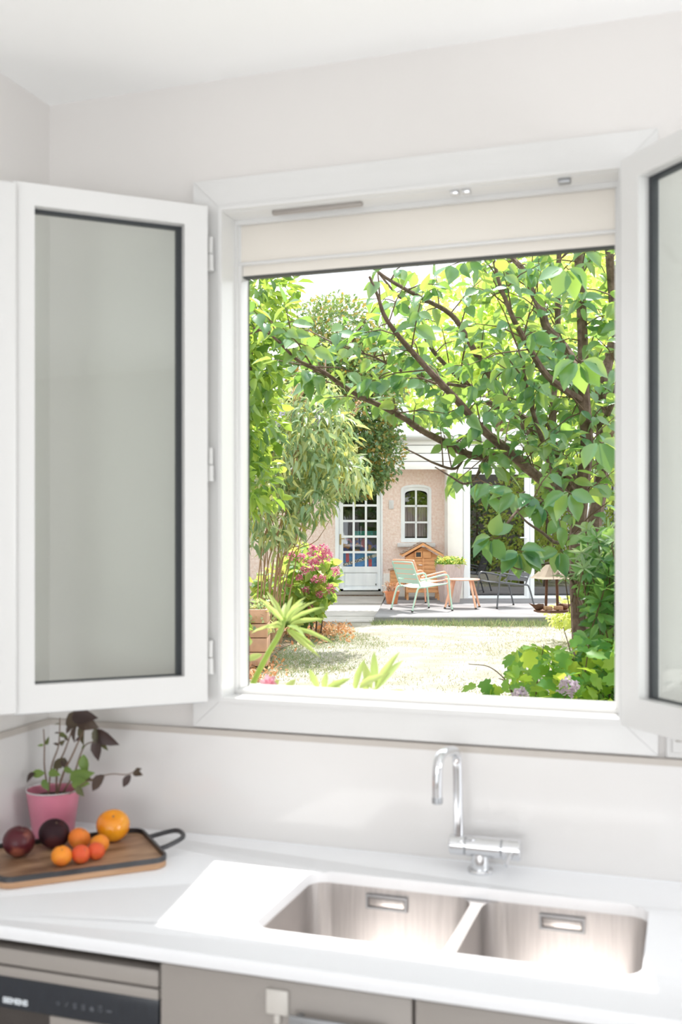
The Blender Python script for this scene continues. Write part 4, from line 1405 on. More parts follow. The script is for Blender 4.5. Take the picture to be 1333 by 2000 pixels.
# wooden hen house
HCD = 17.0
kx = lambda px: (px - CX) / F_PX * HCD
coop = thing('hen_house', 'small orange pine hen house with a shingled roof under the arched window', 'hen house', gw(kx(826), HCD, TERR_Z), YAW)
cxh = kx(826)
zz_ = lambda py: CAM.z - (py - HZ) / F_PX * HCD - TERR_Z
wl, wr, ze, za = kx(793.5) - cxh, kx(860) - cxh, zz_(1088), zz_(1066)
zb_ = zz_(1160) + .02
nb = 9
bm = BM(); box(bm, wl + .012, wr - .012, .012, .50, zb_, ze, 0); ob('body', bm, 'coop', coop, smooth=False)
for k in range(nb):
    z0 = zb_ + (ze - zb_) * k / nb; z1 = zb_ + (ze - zb_) * (k + 1) / nb
    bm = BM(); loft(bm, [[(wl, y0, z0 + .003), (wr, y0, z0 + .003), (wr, y1, z1), (wl, y1, z1)] for y0, y1 in ((-.012, -.002), (.012, .012))])
    ob('board', bm, 'coop', coop, smooth=False)
bm = BM(); loft(bm, [[(wl, y, ze), (wr, y, ze), (0, y, za - .02)] for y in (0, .5)]); ob('gable', bm, 'coop', coop, smooth=False)
for x in (wl, wr - .03, (wl + wr) / 2 - .012):
    bm = BM(); box(bm, x, x + .03, -.022, .0, zb_, ze if x > wl + .1 and x < wr - .1 else ze + .0); ob('corner_batten', bm, 'coop', coop, smooth=False)
bm = BM(); box(bm, kx(812.5) - cxh, kx(823) - cxh, -.026, -.012, zz_(1088), zz_(1078)); ob('pop_hole', bm, 'gasket', coop, smooth=False)
bm = BM(); ringxz(bm, rect(kx(810.5) - cxh, kx(825) - cxh, zz_(1090), zz_(1076.5)), rect(kx(813) - cxh, kx(822.5) - cxh, zz_(1087.6), zz_(1078.6)), -.034, -.012); ob('hole_frame', bm, 'coop', coop, smooth=False)
bm = BM(); box(bm, kx(826) - cxh, kx(842) - cxh, -.032, -.012, zz_(1090), zz_(1077), .003); ob('sliding_hatch', bm, 'coop', coop)
bm = BM(); tube(bm, [(kx(818) - cxh, -.025, zz_(1103)), (kx(825) - cxh, -.035, zz_(1103.5))], .008, 8); ob('latch', bm, 'bead', coop)
for s in (-1, 1):
    e = (kx(787) - cxh - .02) if s < 0 else (kx(863.5) - cxh + .02)
    ez, az = zz_(1083), zz_(1060)
    bm = BM()
    loft(bm, [[(e, y, ez), (0, y, az), (0, y, az - .022), (e, y, ez - .022)] for y in (-.09, .56)])
    rf = ob('roof_panel', bm, 'coop', coop, smooth=False)
    bm = BM()
    for r in range(6):
        for c in range(5):
            t0, t1 = r / 6, (r + 1.12) / 6
            t1 = min(t1, 1.0)
            y0, y1 = -.10 + .134 * c + .003, -.10 + .134 * (c + 1) - .003
            A = Vector((e + (0 - e) * t0, 0, ez + (az - ez) * t0)); Bp = Vector((e + (0 - e) * t1, 0, ez + (az - ez) * t1))
            loft(bm, [[(A.x, y, A.z + .014), (Bp.x, y, Bp.z + .004), (Bp.x, y, Bp.z + .012), (A.x, y, A.z + .024)] for y in (y0, y1)])
    ob('shingles', bm, 'shingle', rf, smooth=False)
    bm = BM(); loft(bm, [[(e, y, ez + .0), (0, y, az + .0), (0, y, az - .045), (e, y, ez - .04)] for y in (-.105, -.09)]); ob('barge_board', bm, 'coop', coop, smooth=False)
for x in (wl + .01, wr - .04):
    for y in (.02, .44):
        bm = BM(); box(bm, x, x + .035, y, y + .035, 0, zb_ + .01); ob('leg', bm, 'coop', coop, smooth=False)
nb_ = [kx(764) - cxh, kx(792) - cxh]
for k in range(4):
    z0 = zz_(1146) + (zz_(1114) - zz_(1146)) * k / 4; z1 = zz_(1146) + (zz_(1114) - zz_(1146)) * (k + 1) / 4
    bm = BM(); box(bm, nb_[0], nb_[1], .10, .42, z0 + .003, z1, .003); ob('nest_box_board', bm, 'coop', coop)
bm = BM(); loft(bm, [[(nb_[0] - .025, y, zz_(1113)), (nb_[1], y, zz_(1107)), (nb_[1], y, zz_(1109)), (nb_[0] - .025, y, zz_(1115))] for y in (.06, .46)]); ob('nest_box_lid', bm, 'shingle', coop, smooth=False)

# ================================================================== plants
def world_tube(bm, pts, r0, r1, base, n=7, sub=4):
    p = smooth_path([tuple(q) for q in pts], sub)
    k = len(p)
    tube(bm, [Vector(q) - base for q in p], [r0 + (r1 - r0) * i / (k - 1) for i in range(k)], n)
    return [Vector(q) for q in p]


def lerp_curve(x, xs, ys):
    return float(np.interp(x, xs, ys))


# ------------------------------------------------------------------ large-leaved tree outside the window
TB = gw((1150 - CX) / F_PX * 5.6, 5.6, LAWN_Z - .02)
tree = thing('dogwood_tree', 'large-leaved multi-stemmed tree spreading over the right of the garden view', 'tree', TB)
BR = [  # (radius base, radius tip, [(px,py,depth)...]) from the trunk outwards
    (.050, .020, [(1150, 1482, 5.6), (1135, 1250, 5.6), (1128, 1080, 5.6), (1133, 1000, 5.6), (1141, 930, 5.55), (1147, 860, 5.5), (1141, 760, 5.5), (1138, 640, 5.5), (1130, 480, 5.5), (1122, 330, 5.5)]),
    (.052, .020, [(1152, 1482, 5.7), (1170, 1200, 5.8), (1160, 1040, 5.9), (1174, 950, 6.0), (1178, 830, 6.1), (1182, 740, 6.1), (1200, 640, 6.2), (1190, 480, 6.2), (1185, 340, 6.2)]),
    (.030, .006, [(1130, 990, 5.6), (1081, 952, 5.5), (1054, 934, 5.4), (1012, 898, 5.3), (970, 862, 5.2), (940, 835, 5.15), (895, 784, 5.1), (850, 736, 5.0), (820, 703, 5.0), (778, 655, 4.95), (751, 616, 4.9), (739, 580, 4.9), (722, 540, 4.9)]),
    (.024, .004, [(1054, 934, 5.4), (1000, 897, 5.5), (949, 893, 5.5), (910, 886, 5.5), (865, 862, 5.45), (820, 838, 5.4), (790, 817, 5.4), (745, 793, 5.3), (700, 772, 5.2), (667, 751, 5.1), (628, 724, 5.0), (586, 706, 4.9), (565, 688, 4.85), (530, 655, 4.8), (495, 640, 4.8)]),
    (.020, .006, [(1139, 783, 5.5), (1102, 760, 5.4), (1066, 730, 5.3), (1036, 682, 5.25), (1006, 628, 5.2), (991, 592, 5.2), (976, 553, 5.2), (964, 502, 5.2), (955, 440, 5.2)]),
    (.030, .012, [(1139, 745, 5.5), (1105, 682, 5.7), (1069, 640, 5.8), (1060, 610, 5.8), (1042, 574, 5.9), (1024, 529, 5.9), (1000, 500, 6.0), (970, 430, 6.0)]),
    (.026, .012, [(1135, 955, 5.6), (1085, 880, 5.9), (1080, 800, 6.0), (1084, 739, 6.1), (1090, 670, 6.1), (1090, 610, 6.1), (1091, 550, 6.1), (1093, 480, 6.1), (1095, 400, 6.1)]),
    (.030, .008, [(1120, 970, 5.7), (1080, 905, 5.8), (1050, 850, 5.9), (1030, 823, 5.9), (1000, 799, 5.9), (964, 742, 5.9), (934, 697, 5.8), (910, 655, 5.8), (880, 613, 5.8), (820, 580, 5.7), (763, 548, 5.7), (735, 528, 5.7)]),
    (.022, .006, [(1080, 905, 5.8), (1036, 847, 6.0), (1006, 823, 6.1), (961, 790, 6.1), (922, 757, 6.2), (898, 739, 6.2), (850, 690, 6.2), (820, 640, 6.2), (790, 590, 6.2), (762, 560, 6.2), (727, 516, 6.2)]),
    (.010, .003, [(922, 757, 6.2), (850, 745, 6.0), (790, 727, 5.8), (730, 697, 5.6), (691, 685, 5.5), (640, 665, 5.4)]),
    (.018, .007, [(1178, 830, 6.1), (1205, 760, 5.6), (1215, 640, 5.4), (1230, 500, 5.3)]),
    (.014, .004, [(1060, 860, 5.5), (1040, 800, 5.3), (1030, 755, 5.2), (1020, 700, 5.1), (1000, 650, 5.1)]),
    (.012, .003, [(1125, 1000, 5.5), (1075, 985, 5.1), (1030, 985, 4.9), (1005, 1005, 4.8), (985, 1030, 4.75), (965, 1045, 4.7)]),
    (.011, .003, [(1128, 1040, 5.5), (1090, 1060, 5.1), (1060, 1040, 4.9), (1030, 1020, 4.8), (1012, 1000, 4.75)]),
    (.010, .002, [(1140, 1190, 5.6), (1125, 1150, 5.2), (1105, 1112, 5.0), (1080, 1100, 4.9), (1050, 1104, 4.8), (1020, 1112, 4.7), (1000, 1106, 4.7), (985, 1092, 4.7)]),
    (.009, .003, [(910, 886, 5.5), (890, 915, 5.4), (850, 905, 5.3), (820, 890, 5.2), (790, 875, 5.2)]),
    (.009, .003, [(949, 893, 5.5), (935, 925, 5.3), (910, 945, 5.2), (880, 930, 5.1), (850, 912, 5.1)]),
]
paths = []
for r0, r1, pts in BR:
    bm = BM()
    W_ = [at(*q) for q in pts]
    if pts[0][1] > 1400:
        W_[0].z = LAWN_Z - .05
    paths.append((r0, r1, world_tube(bm, W_, r0, r1, TB, 8, 5)))
    ob('trunk' if r0 > .045 else 'branch', bm, 'bark', tree)

# lower edge of the crown as it hangs over the lawn
CXS = [480, 560, 640, 690, 745, 800, 850, 880, 930, 970, 1000, 1040, 1080, 1120, 1160, 1260]
CYS = [760, 770, 790, 815, 840, 850, 905, 945, 965, 975, 985, 1000, 1030, 1060, 1080, 1090]


def crown_ok(p):
    x, y, d = pix(p)
    if y > lerp_curve(x, CXS, CYS):
        return False
    if 585 < x < 722 and y < 610:
        return False
    if x < 600 and y < 560:
        return False
    return True


twigs = []
LV = []     # leaves: pos, axis, normal, length, width


def add_leaves_along(p0, p1, n_pairs, L0=.10):
    d = (p1 - p0)
    ln = d.length
    dn = d.normalized()
    side = dn.cross(Vector((0, 0, 1)))
    if side.length < .1:
        side = Vector((1, 0, 0))
    side.normalize()
    for k in range(n_pairs):
        t = (k + .6) / n_pairs
        b = p0 + d * t
        for s in (-1, 1):
            if random.random() < .14:
                continue
            ax = (dn * .5 + side * s * random.uniform(.5, 1.0) + Vector((random.gauss(0, .25), random.gauss(0, .25), random.gauss(-.65, .35))))
            nr = Vector((random.gauss(0, .5), random.gauss(0, .4), .9)) - (D3 * random.uniform(.5, 1.5) if random.random() < .62 else D3 * 0)
            L = L0 * random.uniform(.72, 1.15)
            LV.append((b, ax.normalized(), nr, L, L * random.uniform(.85, 1.05)))
    ax = dn + Vector((0, 0, -.35))
    LV.append((p1, ax.normalized(), Vector((random.gauss(0, .4), random.gauss(0, .4), 1)), L0 * 1.05, L0))


for r0, r1, pth in paths:
    L = 0
    nextp = random.uniform(.05, .12)
    tot = sum((pth[i + 1] - pth[i]).length for i in range(len(pth) - 1))
    for i in range(len(pth) - 1):
        seg = (pth[i + 1] - pth[i])
        L += seg.length
        frac = L / tot
        if L < nextp:
            continue
        nextp = L + (random.uniform(.05, .10) if frac > .35 else random.uniform(.07, .15))
        p = pth[i]
        if p.z < 1.45 or (r0 > .045 and p.z < 1.75):
            continue
        for rep in range(2):
            dirv = seg.normalized() * random.uniform(.1, .9) + Vector((random.gauss(0, .8), random.gauss(0, .8), random.gauss(.25, .6)))
            ln = random.uniform(.10, .34)
            e = p + dirv.normalized() * ln
            if not crown_ok(e) or not crown_ok(p):
                continue
            mid = p + (e - p) * .5 + Vector((0, 0, .02))
            twigs.append((p, mid, e))
            add_leaves_along(p + (e - p) * .25, e, max(1, int(ln / .085)))
# the two leaf sprays that hang lowest, in front of the patio doors
for (cx_, cy_, d_, spec_) in (
    (962, 1048, 4.7, [(-45, 38, 1.0), (-14, 62, 1.0), (22, 46, 1.0), (34, -22, .9), (-30, 8, .8), (8, -24, .9)]),
    (1015, 1075, 4.7, [(-40, 45, 1.0), (-8, 62, 1.0), (26, 55, .9), (45, 30, 1.0), (30, -6, .9), (-36, 20, .8), (60, 50, 1.0), (6, 40, .8), (85, 42, .9), (70, 12, .9)]),
    (1095, 1075, 4.8, [(-40, 10, 1.), (10, 45, 1.), (-15, 40, .9), (35, 20, .8)]),
    (1060, 985, 4.9, [(-40, 22, 1.), (-10, 42, 1.), (30, 30, 1.), (-55, -10, .9), (50, 5, 1.)]),
    (1010, 960, 4.9, [(-40, 40, 1.), (-5, 50, 1.), (34, 35, 1.), (-60, 5, 1.)]),
    (1110, 960, 4.7, [(-25, 60, 1.1), (25, 55, 1.1), (-55, 25, 1.), (55, 20, 1.0)]),
    (1130, 700, 4.6, [(-40, 70, 1.2), (10, 75, 1.2), (55, 70, 1.2), (80, 40, 1.2), (-70, 40, 1.1)]),
    (1170, 860, 4.5, [(20, 50, 1.2), (-30, 45, 1.1), (50, 20, 1.2)]),
    (1105, 520, 4.6, [(-20, 60, 1.2), (25, 65, 1.2), (60, 45, 1.1), (-60, 30, 1.1)]),
):
    c = at(cx_, cy_, d_)
    for dx, dy, s in spec_:
        e = at(cx_ + dx, cy_ + dy, d_ + random.uniform(-.05, .03))
        ax = e - c
        L = .115 * s
        LV.append((c + ax * .12, ax.normalized(), Vector((random.gauss(0, .35), -.75, random.uniform(.4, 1.0))), L, L * 1.0))
    twigs.append((c + Vector((.03, .05, .0)), c + Vector((.01, .02, -.01)), c))
bm = BM()
for a, m_, e in twigs:
    tube(bm, [a - TB, m_ - TB, e - TB], [.0042, .0032, .0018], 5, cap=False)
tg = ob('twigs', bm, 'twig', tree)
tg['kind'] = 'stuff'
# sort by the size they show at: the largest 300 in view are leaves of their own
sc_ = []
for k, (p, ax, nr, L, W) in enumerate(LV):
    x, y, d = pix(p)
    inside = 480 < x < 1215 and 470 < y < 1200
    sc_.append(((L / d) if inside else 0, k))
sc_.sort(reverse=True)
own = {k for s, k in sc_[:300]}
TT = [('leaf_a', T_OVATE), ('leaf_b', T_OVATE2), ('leaf_c', T_OVATE3)]
for k in own:
    p, ax, nr, L, W = LV[k]
    key, t = TT[k % 3]
    leaf_obj('leaf', key, t, 'leaf_big', tree, p - TB, tuple(ax), tuple(nr), L, W)
for q in range(3):
    rest = [LV[k] for k in range(len(LV)) if k not in own and k % 3 == q]
    foliage('foliage', [tuple(r[0]) for r in rest], [tuple(r[1]) for r in rest], [tuple(r[2]) for r in rest], [r[3] for r in rest], [r[4] for r in rest], TT[q][1], 'leaf_big', tree, base=TB)


# ------------------------------------------------------------------ generic leafy masses
def cloud(name, label, cat, blobs, n, size, t, material, trunk=None, mw=1.0, droop=-.25, trunk_mat='bark', ok=None, rr=(.55, 1.0), nbias=(0, 0, .9), group=None):
    """shrub or tree: leaf shells around several blobs (px, py, depth, rx_px, ry_px, rdepth) plus stems"""
    c0 = blobs[0]
    b = at(c0[0], HZ, c0[2])
    base = Vector((b.x, b.y, LAWN_Z))
    t_ = thing(name, label, cat, base, 0, group)
    vol = np.array([q[3] * q[4] for q in blobs], float)
    vol /= vol.sum()
    P = []
    AXs = []
    for q, f in zip(blobs, vol):
        m_ = int(n * f)
        dv = rng.normal(size=(m_, 3))
        dv /= np.linalg.norm(dv, axis=1, keepdims=True)
        rad = rng.uniform(rr[0], rr[1], size=(m_, 1)) ** .6
        dv2 = dv * rad
        c = at(q[0], q[1], q[2])
        rx, ry = q[3] / F_PX * q[2], q[4] / F_PX * q[2]
        for v, u in zip(dv2, dv):
            P.append(c + R3 * float(v[0] * rx) + Vector((0, 0, float(v[2] * ry))) + D3 * float(v[1] * q[5]))
            AXs.append((R3 * float(u[0]) + Vector((0, 0, float(u[2]))) + D3 * float(u[1])))
    keep = [i for i, p in enumerate(P) if p.z > LAWN_Z + .03 and p.y > .32 and (ok is None or ok(p))]
    P = [P[i] for i in keep]
    k = len(P)
    ax = np.array([tuple(AXs[i]) for i in keep]) * .8 + rng.normal(size=(k, 3)) * .6 + np.array([0, 0, droop])
    nr = rng.normal(size=(k, 3)) * .55 + np.array(nbias)
    Ls = rng.uniform(.7, 1.2, k) * size
    foliage('foliage', [tuple(p) for p in P], ax, nr, Ls, Ls * mw, t, material, t_, base=base)
    if trunk:
        for (r0, r1, pts) in trunk:
            bm = BM()
            W_ = [at(*q) for q in pts]
            W_[0].z = min(W_[0].z, LAWN_Z - .05) if W_[0].z < 1.2 else W_[0].z
            world_tube(bm, W_, r0, r1, base, 6, 3)
            ob('stem' if r0 < .03 else 'trunk', bm, trunk_mat, t_)
    return t_, base


# evergreen hanging over the garden door
def ever_ok(p):
    x, y, d = pix(p)
    if y > 930 and x > 775: return False
    lim = lerp_curve(x, [560, 640, 670, 730, 770, 800], [985, 985, 985, 982, 950, 880])
    return y < lim


cloud('holm_oak', 'dense dark evergreen tree leaning over the white garden door', 'tree',
      [(690, 800, 15.6, 95, 130, 1.0), (625, 750, 15.8, 90, 130, 1.0), (720, 880, 15.4, 72, 85, .7), (745, 720, 16.2, 60, 90, .8), (650, 660, 16.4, 90, 85, 1.0), (590, 860, 15.8, 80, 110, 1.0), (690, 930, 15.3, 60, 48, .5)],
      24000, .085, T_DIA, 'leaf_ever', [(.11, .05, [(560, 1180, 15.8), (575, 1000, 15.8), (630, 860, 15.8), (680, 760, 15.8)]), (.06, .02, [(600, 930, 15.8), (650, 880, 15.6), (720, 850, 15.5)])],
      ok=ever_ok, rr=(.35, 1.0))

# trees with backlight put into the leaf colour, far behind the house and the right-hand boundary
def far_ok(p):
    x, y, d = pix(p)
    return y < lerp_curve(x, [700, 760, 800, 900, 960, 1000, 1100, 1300], [640, 800, 842, 850, 900, 930, 960, 1000])


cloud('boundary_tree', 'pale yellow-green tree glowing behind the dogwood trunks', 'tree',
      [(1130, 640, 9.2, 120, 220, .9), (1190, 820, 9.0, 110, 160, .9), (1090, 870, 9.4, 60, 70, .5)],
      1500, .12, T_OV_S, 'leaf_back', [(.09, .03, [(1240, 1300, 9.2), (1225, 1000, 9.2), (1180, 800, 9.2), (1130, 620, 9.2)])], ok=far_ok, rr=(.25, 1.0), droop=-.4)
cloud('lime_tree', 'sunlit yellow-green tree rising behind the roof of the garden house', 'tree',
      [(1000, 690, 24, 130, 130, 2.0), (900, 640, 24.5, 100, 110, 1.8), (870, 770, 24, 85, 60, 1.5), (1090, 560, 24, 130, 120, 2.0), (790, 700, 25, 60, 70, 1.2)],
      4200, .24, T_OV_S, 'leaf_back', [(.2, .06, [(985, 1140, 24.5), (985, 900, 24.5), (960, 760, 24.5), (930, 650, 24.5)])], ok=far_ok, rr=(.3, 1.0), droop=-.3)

# left boundary: glossy climber up the window side
def left_ok(p):
    x, y, d = pix(p)
    if x > lerp_curve(y, [480, 540, 600, 700, 800, 900, 1000], [575, 590, 570, 560, 555, 560, 560]):
        return False
    return y < 1010 or x < 476


cloud('cherry_laurel', 'bright green laurel filling the left edge of the garden view', 'shrub',
      [(480, 600, 7.2, 95, 150, .6), (470, 800, 7.2, 85, 150, .6), (490, 700, 7.0, 70, 120, .5), (525, 555, 7.4, 60, 70, .5), (480, 930, 7.2, 70, 100, .5), (400, 850, 7.4, 110, 340, .7), (400, 1200, 7.4, 90, 120, .6)],
      3200, .11, T_OV_S, 'leaf_vine', [(.04, .012, [(450, 1300, 7.3), (460, 1000, 7.3), (480, 800, 7.3), (500, 600, 7.3)])], ok=left_ok, rr=(.3, 1.0), mw=.9, droop=-.3)

# ------------------------------------------------------------------ buddleia
def budd_ok(p):
    x, y, d = pix(p)
    if x < 486:
        return random.random() < .5
    lim = lerp_curve(y, [740, 800, 880, 930, 960, 1000, 1040, 1070, 1100], [650, 700, 735, 760, 715, 650, 625, 560, 500])
    return x < lim and y < 1100


BB = at(545, HZ, 9.8); BB.z = LAWN_Z
bud, bbase = cloud('butterfly_bush', 'pale green butterfly bush with faded flower spikes left of the door', 'shrub',
                   [(a_, b_, c_ + 1.3, d_, e_, f_) for a_, b_, c_, d_, e_, f_ in ((565, 890, 9.8, 85, 95, .8), (625, 850, 9.6, 75, 80, .6), (530, 1000, 9.6, 70, 80, .6), (670, 925, 9.5, 62, 45, .5), (600, 780, 9.9, 75, 60, .5), (500, 900, 9.8, 50, 130, .6), (610, 975, 9.5, 48, 45, .4))],
                   3600, .14, T_LANCE, 'leaf_budd', None, ok=budd_ok, rr=(.3, 1.0), droop=-.75)
for k in range(20):
    a = (random.uniform(495, 552), 1200, random.uniform(10.8, 11.4))
    ex, ey = random.uniform(490, 740), random.uniform(740, 980)
    if ex > 690:
        ey = random.uniform(860, 950)
    m1 = (a[0] + (ex - a[0]) * .25 + random.uniform(-12, 12), 1090, a[2])
    m2 = (a[0] + (ex - a[0]) * .6, 1200 + (ey - 1200) * .62, a[2] - .1)
    bm = BM()
    W_ = [at(*a), at(*m1), at(*m2), at(ex, ey, a[2] - .25)]
    W_[0].z = LAWN_Z - .03
    world_tube(bm, W_, .008, .0025, bbase, 6, 4)
    ob('stem', bm, 'twig_tan', bud)
    if k < 17 and ex < 700:
        # flower spike at the stem end
        e = W_[-1]
        dv = (W_[-1] - W_[-2]).normalized() + Vector((0, 0, random.uniform(-.7, .1)))
        dv.normalize()
        ln = random.uniform(.15, .24)
        n = 150
        tt = rng.uniform(0, 1, n)
        ph = rng.uniform(0, 2 * math.pi, n)
        u = dv.orthogonal().normalized(); v = dv.cross(u)
        rr_ = .024 * (1 - .75 * tt)
        Q = [tuple(e - bbase + dv * float(t_ * ln) + (u * math.cos(f_) + v * math.sin(f_)) * float(r_)) for t_, f_, r_ in zip(tt, ph, rr_)]
        AXq = [tuple((u * math.cos(f_) + v * math.sin(f_)) + dv * .5) for f_ in ph]
        foliage('flower_spike', Q, AXq, rdir(n), .022, .03, T_DIA, 'panicle_lilac' if k % 3 == 0 else 'panicle_brown', bud, kind=None)

# ------------------------------------------------------------------ pink hydrangea
def hyd_ok(p):
    x, y, d = pix(p)
    return x < lerp_curve(y, [1060, 1090, 1140, 1180, 1215], [625, 655, 655, 640, 605])


hyd, hbase = cloud('pink_hydrangea', 'hydrangea bush with many pink flower heads beside the path', 'shrub',
                   [(600, 1125, 12.2, 56, 52, .55), (560, 1150, 12.0, 60, 55, .5), (630, 1160, 12.0, 34, 45, .45), (590, 1190, 11.9, 40, 30, .4)],
                   950, .14, T_OV_S, 'leaf_hyd', [(.012, .004, [(590 + 9 * k, 1215, 12.1), (580 + 14 * k, 1150, 12.1), (575 + 16 * k, 1095, 12.0)]) for k in range(5)],
                   ok=hyd_ok, rr=(.5, 1.0), mw=1.25, trunk_mat='twig')
for (px, py, r) in [(612, 1077, 12), (632, 1072, 9), (640, 1086, 11), (612, 1103, 12), (595, 1115, 8), (657, 1117, 9), (615, 1133, 8), (630, 1131, 7), (644, 1152, 10), (624, 1161, 7),
                    (566, 1150, 10), (596, 1153, 8), (608, 1189, 7), (548, 1118, 8), (590, 1090, 9), (570, 1085, 8), (625, 1095, 8), (585, 1128, 7)]:
    c = at(px, py, 11.62 + random.uniform(-.05, .1)) - hbase
    R = r * 11.6 / F_PX
    n = 70
    dv = rdir(n, (0, 0, .35))
    Q = np.array(tuple(c)) + dv * R * rng.uniform(.75, 1.05, (n, 1))
    foliage('flower_head', Q, rdir(n), dv + rng.normal(size=(n, 3)) * .3, R * .55, R * .8, T_DIA, 'petal_pink', hyd, kind=None)

# ------------------------------------------------------------------ planter box at the left, under the buddleia
pbx = thing('plank_planter', 'pinkish wooden plank planter at the left edge under the butterfly bush', 'planter', gw((478 - CX) / F_PX * 9.3, 9.3, LAWN_Z), YAW)
hw_ = .215
for k in range(4):
    z0 = .02 + .125 * k
    bm = BM(); box(bm, -hw_, hw_, -.2, -.175, z0, z0 + .119, .006); ob('plank', bm, 'planks_pink', pbx)
    bm = BM(); box(bm, hw_ - .025, hw_, -.174, .2, z0, z0 + .119, .006); ob('plank', bm, 'planks_pink', pbx)
    bm = BM(); box(bm, -hw_, hw_ - .026, .176, .2, z0, z0 + .119, .006); ob('plank', bm, 'planks_pink', pbx)
    bm = BM(); box(bm, -hw_, -hw_ + .025, -.174, .175, z0, z0 + .119, .006); ob('plank', bm, 'planks_pink', pbx)
bm = BM(); box(bm, -hw_ + .026, hw_ - .026, -.17, .17, .30, .47); ob('soil', bm, 'soil', pbx)
P = np.column_stack([rng.uniform(-.22, .24, 420), rng.uniform(-.24, .2, 420), rng.uniform(.30, .60, 420)])
foliage('trailing_leaves', P, rdir(420, (0, 0, -.3)), rdir(420, (0, -.3, .7)), rng.uniform(.03, .07, 420), .045, T_OV_S, 'leaf_budd', pbx)

# ------------------------------------------------------------------ right-hand shrubs close to the window
def whorls(name, label, cat, region, n, depth, L, material, t, per=(6, 8), stem_to=None, face=(-.15, -.7, .6), base_px=(1190, 1480)):
    b = at(base_px[0], HZ, (depth[0] + depth[1]) / 2)
    base = Vector((b.x, b.y, LAWN_Z))
    T = thing(name, label, cat, base)
    Q, A_, N_ = [], [], []
    bm = BM()
    pts = []
    tries = 0
    while len(pts) < n and tries < n * 40:
        tries += 1
        x, y = random.uniform(region[0], region[2]), random.uniform(region[1], region[3])
        if not region[4](x, y):
            continue
        pts.append((x, y, random.uniform(*depth)))
    for (x, y, d) in pts:
        c = at(x, y, d)
        f = (R3 * (face[0] + random.gauss(0, .35)) + D3 * (face[1] + random.gauss(0, .3)) + Vector((0, 0, face[2] + random.gauss(0, .3)))).normalized()
        u = f.orthogonal().normalized(); v = f.cross(u)
        m_ = random.randint(*per)
        for ring in range(2):
            for k in range(m_ if ring == 0 else 3):
                a = 2 * math.pi * (k + .5 * ring) / (m_ if ring == 0 else 3) + random.uniform(-.25, .25)
                rd = u * math.cos(a) + v * math.sin(a)
                ax = rd + f * (random.uniform(.0, .45) if ring == 0 else .9)
                Q.append(tuple(c - base)); A_.append(tuple(ax)); N_.append(tuple(f - rd * .3 + Vector((0, 0, .15))))
        e = c - f * .03
        tube(bm, [c - base, e - base, (e + Vector((random.gauss(0, .03), random.gauss(0, .03), -.14))) - base], [.002, .0025, .003], 5, cap=False)
    n_ = len(Q)
    Ls = rng.uniform(.75, 1.15, n_) * L
    foliage('foliage', Q, A_, N_, Ls, Ls, t, material, T)
    ob('twigs', bm, 'twig', T)['kind'] = 'stuff'
    for k in range(6):
        x, y, d = random.choice(pts)
        bm = BM()
        e = at(x, y, d)
        s = base + Vector((random.uniform(-.1, .1), random.uniform(-.05, .05), -.05))
        world_tube(bm, [s, s * .55 + e * .45 + Vector((.12, .05, .05)), e], .006, .003, base, 6, 4)
        ob('stem', bm, 'twig', T)
    return T, base


whorls('choisya_bush', 'glossy dark green bush with whorled leaves along the right window edge', 'shrub',
       (1095, 1060, 1300, 1420, lambda x, y: x > lerp_curve(y, [1060, 1110, 1150, 1200, 1240, 1290, 1420], [1150, 1142, 1148, 1158, 1152, 1152, 1140])),
       330, (4.5, 5.3), .085, 'leaf_choisya', T_OBOV, base_px=(1230, 1480))
whorls('oleaster_spray', 'spray of narrow grey-green leaves beside the bird feeder', 'shrub',
       (1105, 1035, 1290, 1130, lambda x, y: x + (y - 1060) * .35 > 1128),
       60, (4.5, 5.0), .062, 'leaf_grey', T_NARROW, per=(4, 6), base_px=(1260, 1480))


def oak_ok(x, y):
    return y > lerp_curve(x, [985, 1000, 1030, 1060, 1100, 1130, 1160, 1220], [1310, 1272, 1258, 1268, 1252, 1246, 1240, 1250])


b = at(1120, HZ, 4.6)
ohb = Vector((b.x, b.y, LAWN_Z))
oh = thing('oakleaf_hydrangea', 'low bush with lobed bright green leaves and mauve flowers by the sill', 'shrub', ohb)
cnt = 0
OL = []
while cnt < 540:
    x, y = random.uniform(985, 1290), random.uniform(1240, 1440)
    if not oak_ok(x, y):
        continue
    d = random.uniform(4.2, 5.0)
    p = at(x, y, d)
    L = random.uniform(.05, .085)
    ax = Vector((random.gauss(0, .7), random.gauss(-.3, .6), random.gauss(-.1, .5)))
    nr = Vector((random.gauss(0, .45), random.gauss(-.1, .5), 1))
    OL.append((p - ohb, ax, nr, L, x, y, d))
    cnt += 1
for (x, y) in [(930, 1340), (945, 1330), (958, 1345), (972, 1340), (940, 1358), (962, 1362), (950, 1370), (978, 1360), (985, 1372), (930, 1372), (1000, 1300), (1012, 1285), (1008, 1310)]:
    OL.append((at(x, y, 4.5) - ohb, Vector((random.gauss(0, .7), -.4, -.4)), Vector((random.gauss(0, .4), -.6, 1)), .07, x, y, 4.5))
OL.sort(key=lambda q: -q[3] / q[6])
vis = [q for q in OL if 900 < q[4] < 1212 and q[5] < 1385]
rest = [q for q in OL if not (900 < q[4] < 1212 and q[5] < 1385)]
for q in vis[:260]:
    leaf_obj('leaf', 'lobed_leaf', T_LOBED, 'leaf_oak', oh, q[0], tuple(q[1]), tuple(q[2]), q[3], q[3] * 1.05)
rest += vis[260:]
foliage('foliage', [tuple(q[0]) for q in rest], [tuple(q[1]) for q in rest], [tuple(q[2]) for q in rest], [q[3] for q in rest], [q[3] for q in rest], T_LOBED, 'leaf_oak', oh)
